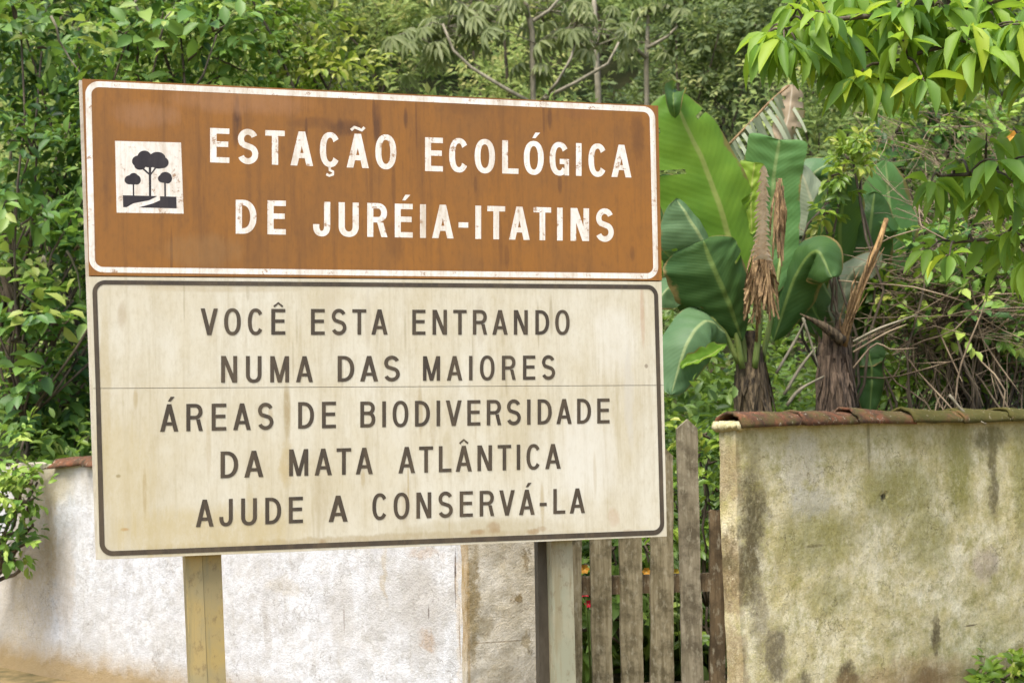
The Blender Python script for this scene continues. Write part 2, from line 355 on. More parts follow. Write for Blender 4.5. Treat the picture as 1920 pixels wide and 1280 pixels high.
def border_half(upper):
    def arc(p, a, bb, r, n=8):
        p, a, bb = Vector(p), Vector(a), Vector(bb); d1, d2 = (a - p).normalized(), (bb - p).normalized()
        return [p + d1 * r * (1 - math.sin(t)) + d2 * r * (1 - math.cos(t)) for t in [math.pi / 2 * k / n for k in range(n + 1)]]
    o = [su(*p) for p in co]; i = [su(*p) for p in ci]; so_ = [su(*p) for p in seam_o]; si = [su(*p) for p in seam_i]
    if upper:
        O = [Vector(so_[0])] + arc(o[0], so_[0], o[1], 0.042) + arc(o[1], o[0], so_[1], 0.042) + [Vector(so_[1])]
        I = [Vector(si[0])] + arc(i[0], si[0], i[1], 0.026) + arc(i[1], i[0], si[1], 0.026) + [Vector(si[1])]
    else:
        O = [Vector(so_[1])] + arc(o[2], so_[1], o[3], 0.042) + arc(o[3], o[2], so_[0], 0.042) + [Vector(so_[0])]
        I = [Vector(si[1])] + arc(i[2], si[1], i[3], 0.026) + arc(i[3], i[2], si[0], 0.026) + [Vector(si[0])]
    k = len(O); m = MB()
    m.add([(p.x, -pv, p.y) for p in O] + [(p.x, -pv, p.y) for p in I], [(j, k + j, k + j + 1, j + 1) for j in range(k - 1)])
    return m
border_half(True).build('border', M['dark_let'], cream_up, local=True)
border_half(False).build('border', M['dark_let'], cream_lo, local=True)

# ---- lettering: our own condensed grotesque, cap height 1
def g_rect(x0, y0, x1, y1): return [[(x0, y0), (x1, y0), (x1, y1), (x0, y1)]]
def g_arc(cx, cy, rx, ry, a0, a1, t, e=2.25, n=22):
    def p(a, rx, ry):
        c, s_ = math.cos(a), math.sin(a)
        return (cx + rx * math.copysign(abs(c) ** (2 / e), c), cy + ry * math.copysign(abs(s_) ** (2 / e), s_))
    out = []
    for k in range(n):
        a, b_ = R(a0 + (a1 - a0) * k / n), R(a0 + (a1 - a0) * (k + 1) / n)
        q = [p(a, rx, ry), p(b_, rx, ry), p(b_, rx - t, ry - t * 0.88), p(a, rx - t, ry - t * 0.88)]
        out.append(q)
    return out
def g_line(x0, y0, x1, y1, t):
    """slanted stroke with horizontal ends, horizontal width t"""
    return [[(x0 - t/2, y0), (x0 + t/2, y0), (x1 + t/2, y1), (x1 - t/2, y1)]]
def g_path(pts, t):
    out = []; P = [Vector(p) for p in pts]; L_, R_ = [], []
    for i, p in enumerate(P):
        d = (P[min(i+1, len(P)-1)] - P[max(i-1, 0)]).normalized(); nn = Vector((-d.y, d.x)) * t / 2
        L_.append(p + nn); R_.append(p - nn)
    for i in range(len(P) - 1): out.append([tuple(L_[i]), tuple(R_[i]), tuple(R_[i+1]), tuple(L_[i+1])])
    return out
GW = dict(A=.66, B=.59, C=.60, D=.60, E=.54, G=.62, I=0, J=.50, L=.51, M=.72, N=.60, O=.63, R=.61, S=.60, T=.56, U=.59, V=.65)
SB = dict(A=.015, B=.085, C=.05, D=.085, E=.085, G=.05, I=.085, J=.04, L=.085, M=.085, N=.085, O=.05, R=.085, S=.045, T=.02, U=.08, V=.015)
SBR = dict(SB, D=.055, E=.05, L=.03, R=.04, B=.06, J=.08, C=.045)
def glyph(ch, t):
    base = {'Ç':'C','Ã':'A','Ó':'O','É':'E','Ê':'E','Á':'A','Â':'A'}.get(ch, ch); h = t * 0.88
    if ch == '-': return g_rect(0, .33, .30, .33 + h), .30, .05, .05
    w_ = GW[base] if base != 'I' else t; q = []
    if base == 'A':
        q += g_line(t*.55, 0, w_/2, 1, t*1.08) + g_line(w_ - t*.55, 0, w_/2, 1, t*1.08) + g_rect(w_*.24, .22, w_*.76, .22 + h*.95)
    elif base == 'V': q += g_line(w_/2, 0, t*.55, 1, t*1.08) + g_line(w_/2, 0, w_ - t*.55, 1, t*1.08)
    elif base == 'B':
        r1, r2 = .26, .27
        q += g_rect(0, 0, t, 1) + g_rect(t, 1-h, w_-r1-.02, 1) + g_rect(t, .48, w_-r1-.02, .48+h) + g_rect(t, 0, w_-r2, h)
        q += g_arc(w_-r1-.02, .74, r1, .26, -90, 90, t, 2.1, 14) + g_arc(w_-r2, (.48+h)/2, r2, (.48+h)/2, -90, 90, t, 2.1, 14)
    elif base == 'C': q += g_arc(w_/2, .5, w_/2, .515, 36, 324, t)
    elif base == 'G': q += g_arc(w_/2, .5, w_/2, .515, 36, 318, t) + g_rect(w_-t*.8, .0, w_, .50) + g_rect(w_*.52, .50-h, w_-t*.8, .50)
    elif base == 'O': q += g_arc(w_/2, .5, w_/2, .515, 0, 360, t, n=32)
    elif base == 'D':
        r1 = .40; q += g_rect(0, 0, t, 1) + g_rect(t, 1-h, w_-r1, 1) + g_rect(t, 0, w_-r1, h) + g_arc(w_-r1, .5, r1, .5, -90, 90, t, 2.2, 20)
    elif base == 'E': q += g_rect(0, 0, t, 1) + g_rect(t, 1-h, w_, 1) + g_rect(t, .46, w_*.94, .46+h) + g_rect(t, 0, w_, h)
    elif base == 'I': q += g_rect(0, 0, t, 1)
    elif base == 'J': q += g_rect(w_-t, .28, w_, 1) + g_arc(w_/2, .285, w_/2, .30, 180, 360, t, 2.2, 16) + g_rect(0, .28, t, .34)
    elif base == 'L': q += g_rect(0, 0, t, 1) + g_rect(t, 0, w_, h)
    elif base == 'M': q += g_rect(0, 0, t, 1) + g_rect(w_-t, 0, w_, 1) + g_line(w_/2, 0, t*.62, 1, t*1.0) + g_line(w_/2, 0, w_-t*.62, 1, t*1.0)
    elif base == 'N': q += g_rect(0, 0, t, 1) + g_rect(w_-t, 0, w_, 1) + g_line(w_-t*.65, 0, t*.65, 1, t*1.1)
    elif base == 'R':
        r1 = .27; q += g_rect(0, 0, t, 1) + g_rect(t, 1-h, w_-r1-.02, 1) + g_rect(t, .43, w_-r1-.02, .43+h)
        q += g_arc(w_-r1-.02, .715, r1, .285, -90, 90, t, 2.1, 14) + g_line(w_-t*.55, 0, w_-t*1.25, .43, t)
    elif base == 'S':
        a, ry = w_/2 - t/2, (1 - t*.88) / 4 + .005; c1, c2 = 1 - t*.44 - ry + .008, t*.44 + ry - .008
        pts = [(w_/2 + a*.94*math.cos(R(x)), c1 + ry*math.sin(R(x))) for x in range(22, 236, 12)]
        pts += [(w_/2 + a*math.cos(R(x)), c2 + ry*math.sin(R(x))) for x in range(58, -164, -12)]
        q += g_path(pts, t * .96)
    elif base == 'T': q += g_rect(w_/2 - t/2, 0, w_/2 + t/2, 1-h) + g_rect(0, 1-h, w_, 1)
    elif base == 'U': q += g_rect(0, .30, t, 1) + g_rect(w_-t, .30, w_, 1) + g_arc(w_/2, .30, w_/2, .315, 180, 360, t, 2.2, 20)
    c = w_ / 2
    if ch in 'ÓÉÁ': q += [[(c-.05, 1.10), (c+.05, 1.10), (c+.20, 1.27), (c+.05, 1.27)]]
    if ch in 'ÊÂ': q += g_path([(c-.17, 1.09), (c, 1.23), (c+.17, 1.09)], .075)
    if ch == 'Ã': q += g_path([(c-.20, 1.10), (c-.10, 1.19), (c+.02, 1.15), (c+.12, 1.11), (c+.20, 1.20)], .085)
    if ch == 'Ç': q += g_path([(c-.01, -.02), (c-.01, -.10), (c+.09, -.14), (c+.09, -.22), (c-.02, -.26), (c-.11, -.22)], .075)
    return q, w_, SB[base], SBR[base]
def word(text, p0b, p1b, p0t, p1t, t, name, mat, parent):
    """p0b/p1b: pixels of the baseline at the first and last inked edge; p0t/p1t cap line above them"""
    gl = [glyph(c, t) for c in text]
    q0b, q1b, q0t, q1t = [Vector(su(*p)) for p in (p0b, p1b, p0t, p1t)]
    W = ((q1b - q0b).length + (q1t - q0t).length) / ((q0t - q0b).length + (q1t - q1b).length)      # in cap heights
    ink = sum(g[1] for g in gl); bear = sum(gl[i][3] + gl[i+1][2] for i in range(len(gl) - 1))
    gaps = len(gl) - 1
    k = 1.0
    want = (W - ink) / max(gaps, 1); tr = (W - ink - bear) / gaps if gaps else 0
    if gaps and not 0.04 < tr < 0.22:                     # squeeze or widen the letters first
        tr = min(max(tr, 0.05), 0.16); k = (W - tr * gaps - bear) / ink
    if not gaps: k = W / ink
    m = MB(); x = 0; li = 0
    for i, (q, w_, l_, r_) in enumerate(gl):
        if i: x += gl[i-1][3] + l_ + tr
        for j, poly in enumerate(q):
            vs_ = []
            for (a, b_) in poly:
                s_ = (x + a * k) / W
                P = q0b.lerp(q1b, s_).lerp(q0t.lerp(q1t, s_), b_)
                vs_.append((P.x, -pv - 0.000008 * (j % 9) - 0.000002 * (li % 3), P.y))
            # face towards the road (-y)
            ar = sum(vs_[u][0]*vs_[(u+1) % 4][2] - vs_[(u+1) % 4][0]*vs_[u][2] for u in range(4))
            m.add(vs_ if ar > 0 else vs_[::-1], [(0, 1, 2, 3)])
        x += w_ * k; li += 1
    return m.build(name, mat, parent, local=True)
for a in [('ESTAÇÃO', (394, 304.5), (743, 317.5), (394, 240), (743, 254)), ('ECOLÓGICA', (797, 320.8), (1184, 333), (797, 257.5), (1184, 272.5)),
          ('DE', (442, 438), (536, 440), (442, 374.5), (536, 376.5)), ('JURÉIA-ITATINS', (587, 442), (1151, 453), (587, 378), (1151, 392))]:
    word(*a, 0.18, 'lettering', M['white_let'], brown)
for a in [('VOCÊ', (376, 628), (535, 627), (376, 578), (535, 579)), ('ESTA', (583, 627.5), (727, 627), (583, 579), (727, 580)), ('ENTRANDO', (773, 627.3), (1068, 627), (773, 580.5), (1068, 581.5)),
          ('NUMA', (414.5, 717), (587, 716), (414.5, 667), (587, 667.5)), ('DAS', (633, 715.3), (750, 714), (633, 667), (750, 667)), ('MAIORES', (793, 713.5), (1041, 711), (793, 667.5), (1041, 666))]:
    word(*a, 0.148, 'lettering', M['dark_let'], cream_up)
for a in [('ÁREAS', (300, 809), (513, 804.5), (300, 757.5), (513, 755)), ('DE', (559, 803.3), (630, 802), (559, 753.5), (630, 752.5)), ('BIODIVERSIDADE', (675.5, 801), (1143, 793), (675.5, 752.5), (1143, 746.5)),
          ('DA', (413.5, 896), (494, 893.5), (413.5, 846), (494, 844)), ('MATA', (542, 892), (699, 888), (542, 842), (699, 838.5)), ('ATLÂNTICA', (747, 887), (1051.5, 878), (747, 837.5), (1051.5, 831.5)),
          ('AJUDE', (367, 987.5), (568, 979.5), (367, 936.5), (568, 930.5)), ('A', (616, 978), (652, 977), (616, 929), (652, 928)), ('CONSERVÁ-LA', (698, 974), (1097, 961), (698, 925), (1097, 914.5))]:
    word(*a, 0.148, 'lettering', M['dark_let'], cream_lo)

# ---- pictogram (pixels of an 8x blow-up of photo region 200,250)
pq = lambda x, y: su(200 + x / 8, 250 + y / 8)
m = MB(); m.add([(*(lambda p: (p[0], -0.00016, p[1]))(pq(*p)),) for p in [(150, 1190), (1155, 1205), (1115, 140), (125, 115)]], [(0, 1, 2, 3)])
picto = m.build('pictogram', M['white_let'], brown, local=True)
m = MB(); zi = [0]
def pic(poly):
    zi[0] += 1; vs_ = [(p[0], -0.00024 - 0.000008 * zi[0], p[1]) for p in (pq(*q) for q in poly)]
    ar = sum(vs_[i][0]*vs_[(i+1) % len(vs_)][2] - vs_[(i+1) % len(vs_)][0]*vs_[i][2] for i in range(len(vs_)))
    m.add(vs_ if ar > 0 else vs_[::-1], [tuple(range(len(vs_)))])
def blob(cx, cy, rx, ry): pic([(cx + rx * math.cos(t), cy + ry * math.sin(t)) for t in [k * math.pi / 12 for k in range(24)]])
for bl in [(470, 420, 90, 85), (565, 360, 105, 100), (500, 490, 85, 60), (760, 375, 125, 95), (650, 430, 150, 85), (840, 440, 90, 85), (780, 470, 110, 62), (620, 450, 80, 60),
           (340, 700, 72, 68), (405, 660, 70, 65), (450, 700, 62, 72), (400, 720, 80, 52), (880, 640, 80, 60), (840, 680, 72, 62), (915, 675, 66, 80), (870, 700, 90, 46)]: blob(*bl)
pic([(630, 480), (668, 480), (668, 950), (635, 950)]); pic([(540, 545), (565, 530), (640, 600), (632, 625)]); pic([(668, 590), (720, 520), (740, 530), (668, 625)])
pic([(390, 760), (412, 760), (414, 950), (392, 950)]); pic([(862, 730), (888, 730), (890, 950), (864, 950)])
pic([(242, 930), (760, 942), (640, 1005), (400, 1050), (300, 1108), (248, 1108)]); pic([(800, 945), (1045, 952), (1050, 1126), (480, 1112), (700, 1050), (800, 1005)])
m.build('pictogram_trees', M['black_let'], picto, local=True)
# ---- posts: cold-formed channels behind the panels
def post(pts_top, pts_bot, depth0, depth1, name, mat, parent):
    """vertical leaning plate between two pixel columns, from ground to under the top edge"""
    (xa, ya), (xb, yb) = pts_top; (xc, yc), (xd, yd) = pts_bot
    A, B_, C_, D_ = [Vector(su(x, y, depth0)) for x, y in ((xa, ya), (xb, yb), (xc, yc), (xd, yd))]
    def ext(p, q, z): return p + (q - p) * ((z - p.y) / (q.y - p.y))
    zt = A.y + 1.35
    poly = [ext(A, C_, -0.1), ext(B_, D_, -0.1), ext(B_, D_, zt), ext(A, C_, zt)]
    m = MB(); m.prism([(p.x, p.y) for p in poly], depth0, depth1); return m.build(name, mat, parent, local=True)
p1 = post([(347, 1045), (379, 1045)], [(357, 1280), (389, 1280)], 0.052, 0.16, 'post', M['post_yellow'], sign)
post([(379.3, 1045), (415, 1045)], [(389.3, 1280), (424, 1280)], 0.054, 0.158, 'flange', M['post_yellow_shade'], p1)
p2 = post([(1034, 1012), (1073, 1012)], [(1041, 1280), (1080, 1280)], 0.052, 0.16, 'post', M['post_grey'], sign)
post([(1008, 1012), (1033.7, 1012)], [(1012, 1280), (1040.7, 1280)], 0.11, 0.15, 'flange', M['steel_shade'], p2)
# ================================================================== WALLS
class WallFrame:
    def __init__(s, A, B): 
        s.A = A.copy(); s.d = (B - A).normalized(); s.n = Vector((s.d.y, -s.d.x, 0)); s.L = (B - A).length; s.rz = math.atan2(s.d.y, s.d.x)
    def uv(s, px, py, y=0): p = on_plane(px, py, s.A - s.n * y, s.n) - s.A; return p.dot(s.d), p.z
    def pt(s, u, y, z): return s.A + s.d * u - s.n * y + Vector((0, 0, z))
def wall_mesh(name, W0, W1, H, th, parent, mat, nu, nv, amp, seed, topamp=0.01, dents=(), H1=None):
    """rough-faced wall in local coords, faces at y=0 (front) and y=th; bumps are real geometry"""
    V = []; Fc = []; H1 = H if H1 is None else H1
    def disp(u, z):
        q = Vector((u * 2.2 + seed, z * 2.2, seed * 1.7)); d = mnoise.fractal(q, 1.0, 2.2, 4) * amp
        d += mnoise.noise(Vector((u * 17, z * 17, seed))) * amp * 0.25
        for (du, dz, r, dep) in dents: d -= dep * math.exp(-((u - du) ** 2 + (z - dz) ** 2) / r ** 2)
        return d
    for face in (0, 1):
        for j in range(nv + 1):
            for i in range(nu + 1):
                u = W0 + (W1 - W0) * i / nu; h = H + (H1 - H) * i / nu + topamp * mnoise.fractal(Vector((u * 5, seed, 3)), 1, 2, 4)
                z = -0.15 + (h + 0.15) * j / nv
                y = (-disp(u, z) if face == 0 else th + disp(u, z + 9))
                ex = 0.4 * amp * mnoise.fractal(Vector((z * 4, seed * 3 + (9 if i else 0), face)), 1, 2, 3) if i in (0, nu) else 0
                V.append((u + ex, y, z))
    S = (nu + 1) * (nv + 1); ix = lambda f, i, j: f * S + j * (nu + 1) + i
    for j in range(nv):
        for i in range(nu):
            Fc.append((ix(0,i,j), ix(0,i+1,j), ix(0,i+1,j+1), ix(0,i,j+1))); Fc.append((ix(1,i+1,j), ix(1,i,j), ix(1,i,j+1), ix(1,i+1,j+1)))
        Fc.append((ix(1,0,j), ix(0,0,j), ix(0,0,j+1), ix(1,0,j+1))); Fc.append((ix(0,nu,j), ix(1,nu,j), ix(1,nu,j+1), ix(0,nu,j+1)))
    for i in range(nu):
        Fc.append((ix(0,i,nv), ix(0,i+1,nv), ix(1,i+1,nv), ix(1,i,nv)))
    m = MB(); m.v = V; m.f = Fc; return m.build(name, mat, parent, local=True)

def plaster(name, base, base2, stain, moss, dark, spots=(), moss_amt=0.6, stain_amt=0.6, top=None, wet=0.0, foot=None, speck=.5):
    g = NT(name)
    n1 = g.noise(1.7, None, 9, 0.68); n2 = g.noise(5, g.scale((1, 1, 1), None, (3, 7, 1)), 9, 0.72); n3 = g.noise(45, None, 6, 0.75); n4 = g.noise(1, g.scale((18, 18, 1.6)), 8, 0.75)
    n5 = g.noise(9, g.scale((1, 1, 1), None, (9, 2, 4)), 9, 0.78); n6 = g.noise(110, None, 3, 0.7); n7 = g.noise(22, g.scale((1, 1, .7), None, (2, 5, 1)), 8, .78)
    c = g.mix(g.ramp(n2, [(0.40, 0.0), (0.60, 1.0)]), base, base2)
    c = g.mix(g.math('MULTIPLY', g.ramp(n1, [(0.46, 0.0), (0.60, 1.0)]), stain_amt), c, stain)
    c = g.mix(g.math('MULTIPLY', g.ramp(n5, [(0.48, 0.0), (0.62, 1.0)]), moss_amt), c, moss)
    c = g.mix(g.math('MULTIPLY', g.ramp(n7, [(0.50, 0.0), (0.64, 1.0)]), moss_amt * .8), c, stain)
    c = g.mix(g.math('MULTIPLY', g.ramp(n4, [(0.54, 0.0), (0.70, 1.0)]), 0.40 + wet), c, stain)
    for (x0, z0, sx, sz, col, amt, wob) in spots:
        c = g.mix(g.math('MULTIPLY', g.spot(x0, z0, sx * 1.12, sz * 1.12, wob, n5), min(1, amt * 1.12)), c, tuple(q * .85 for q in col))
    c = g.mix(g.math('MULTIPLY', g.ramp(n3, [(0.55, 0.0), (0.68, 1.0)]), speck), c, dark)
    c = g.mix(g.math('MULTIPLY', g.ramp(n7, [(0.30, 1.0), (0.43, 0.0)]), .6), c, base2)
    c = g.mix(g.math('MULTIPLY', g.ramp(n6, [(0.50, 0.0), (0.70, 1.0)]), speck * .6), c, dark)
    n8 = g.noise(2.1, g.scale((1, 1, 1), None, (1, 1, 6)), 7, .62)
    crack = g.math('MULTIPLY', g.ramp(g.math('ABSOLUTE', g.math('SUBTRACT', n8, .5)), [(0.0, 1.0), (0.0045, 0.0)]), g.ramp(g.noise(3, g.scale((1, 1, 1), None, (8, 8, 1)), 2), [(0.47, 0.0), (0.55, 1.0)]))
    c = g.mix(g.math('MULTIPLY', crack, .75), c, dark)
    if top:
        z = g.sep()[2]; k = g.math('ADD', z, g.math('MULTIPLY', g.math('SUBTRACT', n4, 0.5), 0.5))
        c = g.mix(g.math('MULTIPLY', g.ramp(g.math('MULTIPLY', g.math('SUBTRACT', k, top[0] - 0.30), 1 / 0.30), [(0.0, 0.0), (1.0, 1.0)]), top[2]), c, top[1])
    if foot:
        z = g.sep()[2]; k = g.math('ADD', z, g.math('MULTIPLY', g.math('SUBTRACT', n2, 0.5), 0.25))
        c = g.mix(g.math('MULTIPLY', g.ramp(g.math('MULTIPLY', k, 1 / foot[0]), [(0.35, 1.0), (1.0, 0.0)]), foot[2]), c, foot[1])
    g.bump(g.math('ADD', g.math('ADD', n3, n6), g.math('MULTIPLY', n5, 1.5)), 0.45, 0.012)
    return g.done(c, 0.92, 0.12)

# left white wall
LA = gp(0, 1250); LB = at(872, 1000, 6.55); LB.z = 0
LW = WallFrame(LA, LB)
def lsp(px, py, wx, wy, col, amt, wob=0.3):
    u, v = LW.uv(px, py); k = (LA.y + (LB.y - LA.y) * px / 872) / F; return (u, v, wx * k, wy * k, col, amt, wob)
TANS, GREY = (0.48, 0.39, 0.24), (0.46, 0.43, 0.38)
M['white_plaster'] = plaster('stained_white_plaster', (0.63, 0.645, 0.66), (0.54, 0.545, 0.55), (0.40, 0.37, 0.315), (0.34, 0.325, 0.295), (0.19, 0.17, 0.145),
    [lsp(60, 1040, 90, 260, (0.52, 0.44, 0.31), 0.75, .4), lsp(20, 1150, 60, 160, (0.55, 0.47, 0.33), 0.6, .4), lsp(95, 1000, 25, 140, (0.47, 0.36, 0.2), .45, .4), lsp(100, 900, 80, 50, (0.52, 0.46, 0.31), .7, .4),
     lsp(120, 1090, 40, 110, (0.55, 0.44, 0.3), .4, .5), lsp(500, 1180, 14, 70, GREY, .5, .5), lsp(640, 1150, 40, 90, GREY, .5, .6), lsp(790, 1150, 60, 110, GREY, .5, .6),
     lsp(800, 1200, 22, 22, (0.45, 0.33, 0.22), .6, .5), lsp(790, 1040, 50, 12, (0.5, 0.38, 0.27), .5, .5), lsp(720, 1080, 8, 60, TANS, .5, .5), lsp(530, 1100, 60, 20, TANS, .3, .6),
     lsp(853, 1080, 2.5, 60, (0.10, 0.07, 0.05), .9, .4), lsp(862, 1190, 1.8, 60, (0.14, 0.1, 0.07), .8, .4), lsp(804, 1148, 2.5, 14, (0.10, 0.07, 0.05), .8, .3), lsp(645, 1160, 1.6, 30, (0.2, 0.15, 0.1), .7, .3), lsp(860, 1150, 8, 150, (0.6, 0.5, 0.36), .5, .4)],
    moss_amt=0.55, stain_amt=0.40, speck=.38, top=(1.34, (0.50, 0.43, 0.29), 0.55), foot=(0.24, (0.30, 0.21, 0.09), 0.9))
lwall = empty('plaster_wall', LA, LW.rz, label='long white plaster wall with yellow stains standing behind the left sign post', cat='wall')
wall_mesh('wall_body', -4.0, LW.L - 0.01, 1.315, 0.16, lwall, M['white_plaster'], 150, 30, 0.012, 3.1, 0.012)

def terracotta(name, moss_amt, moss=(0.10, 0.10, 0.022)):
    g = NT(name); n1 = g.noise(11, None, 8, 0.75); n2 = g.noise(4, g.scale((1, 1, 1), None, (4, 1, 8)), 8, 0.75); n3 = g.noise(30, None, 6, 0.75); n4 = g.noise(15, g.scale((1, 1, 1), None, (1, 7, 2)), 8, .8)
    c = g.mix(g.ramp(n1, [(0.40, 0.0), (0.60, 1.0)]), (0.20, 0.082, 0.042), (0.065, 0.040, 0.026))
    c = g.mix(g.math('MULTIPLY', g.ramp(n4, [(0.50, 0.0), (0.58, 1.0)]), .85), c, (0.055, 0.045, 0.025))
    c = g.mix(g.math('MULTIPLY', g.ramp(n2, [(0.57 - moss_amt * 0.14, 0.0), (0.67 - moss_amt * 0.12, 1.0)]), 0.9), c, moss)
    c = g.mix(g.math('MULTIPLY', g.ramp(n3, [(0.60, 0.0), (0.64, 1.0)]), 0.8), c, (0.40, 0.35, 0.25))
    g.bump(g.math('ADD', n1, n3), 0.6, 0.014); return g.done(c, 0.92, 0.15)
M['tile'] = terracotta('terracotta_tile', 0.7, (0.10, 0.085, 0.03)); M['tile_moss'] = terracotta('mossy_terracotta_tile', 1.7, (0.075, 0.072, 0.018)); M['tile_dry'] = terracotta('dry_terracotta_tile', 0.6, (0.13, 0.08, 0.045))
def ridge_tile(parent, u0, u1, yc, z, r, h, mat, tilt=0.0, sag=0.0, seed=0.0, brk=0.0):
    """half-barrel ridge tile lying along a wall top"""
    m = MB(); n, k = 12, 10; V = []; th = 0.013
    for lay in (0, 1):
        for i in range(k + 1):
            u = u0 + (u1 - u0) * i / k; rr = r * (1.10 - 0.20 * i / k)
            for j in range(n + 1):
                a = math.pi * j / n; e = mnoise.noise(Vector((u * 6, j * 0.5, seed))) * 0.010 + mnoise.noise(Vector((u * 23, j * 1.3, seed))) * 0.005
                cc, ss = math.cos(a), math.sin(a)
                du = brk * mnoise.noise(Vector((j * 0.7, seed, 2))) if i == 0 else 0
                V.append((u + du, yc - (rr - lay * th + e) * cc, z + (h * (1.08 - 0.22 * i / k) - lay * th + e) * ss + tilt * (i / k - .5) - sag))
    S = (k + 1) * (n + 1); ix = lambda l, i, j: l * S + i * (n + 1) + j; fs = []
    for i in range(k):
        for j in range(n):
            fs.append((ix(0,i,j), ix(0,i+1,j), ix(0,i+1,j+1), ix(0,i,j+1))); fs.append((ix(1,i,j+1), ix(1,i+1,j+1), ix(1,i+1,j), ix(1,i,j)))
        fs.append((ix(0,i,0), ix(1,i,0), ix(1,i+1,0), ix(0,i+1,0))); fs.append((ix(0,i,n), ix(0,i+1,n), ix(1,i+1,n), ix(1,i,n)))
    for i in (0, k):
        for j in range(n): fs.append((ix(0,i,j), ix(0,i,j+1), ix(1,i,j+1), ix(1,i,j)))
    m.v = V; m.f = fs; return m.build('ridge_tile', mat, parent, local=True, smooth=True)
u0 = LW.uv(98, 870)[0]; k = 0
while u0 < LW.L - 0.2:
    ridge_tile(lwall, u0, min(u0 + 0.43, LW.L), 0.08, 1.30, 0.12, 0.062, M['tile_dry'] if k < 2 else M['tile'], 0.03 if k == 0 else random.uniform(-.01, .01), 0.0, k + .5, 0.09 if k == 0 else 0.01)
    u0 += 0.415; k += 1
for uu in (-3.6, -3.18, -2.7): ridge_tile(lwall, uu, uu + 0.43, 0.08, 1.30, 0.12, 0.062, M['tile'], random.uniform(-.01, .01), 0, uu)

# gate pillar
PA = at(872.5, 1000, 6.50); PA.z = 0; PB = at(1014, 1000, 6.62); PB.z = 0
PW = WallFrame(PA, PB)
def psp(px, py, wx, wy, col, amt, wob=0.4):
    u, v = PW.uv(px, py); k = 6.5 / F; return (u, v, wx * k, wy * k, col, amt, wob)
M['pillar_plaster'] = plaster('rough_beige_render', (0.47, 0.425, 0.33), (0.62, 0.58, 0.49), (0.33, 0.27, 0.165), (0.30, 0.245, 0.125), (0.11, 0.085, 0.045),
    [psp(968, 1125, 12, 15, (0.24, 0.18, 0.09), .9, .2), psp(985, 1048, 8, 22, (0.26, 0.2, 0.11), .8, .3), psp(885, 1130, 14, 130, (0.30, 0.23, 0.11), .8, .4), psp(900, 1175, 25, 20, (0.33, 0.27, 0.15), .6),
     psp(877, 1120, 4, 300, (0.44, 0.30, 0.13), .6, .2), psp(940, 1202, 70, 1.5, (0.25, 0.2, 0.13), .7, .15), psp(985, 1200, 8, 30, (0.3, 0.24, 0.13), .7)], moss_amt=0.35, stain_amt=0.4)
pil = empty('gate_pillar', PA, PW.rz, label='rough beige rendered gate pillar between the white wall and the picket gate', cat='pillar')
wall_mesh('pillar_body', 0, PW.L, 1.62, 0.34, pil, M['pillar_plaster'], 40, 90, 0.016, 8.3, 0.01)
m = MB(); m.box(-0.03, PW.L + 0.03, -0.04, 0.38, 1.625, 1.69); m.build('pillar_cap', M['tile'], pil, local=True)

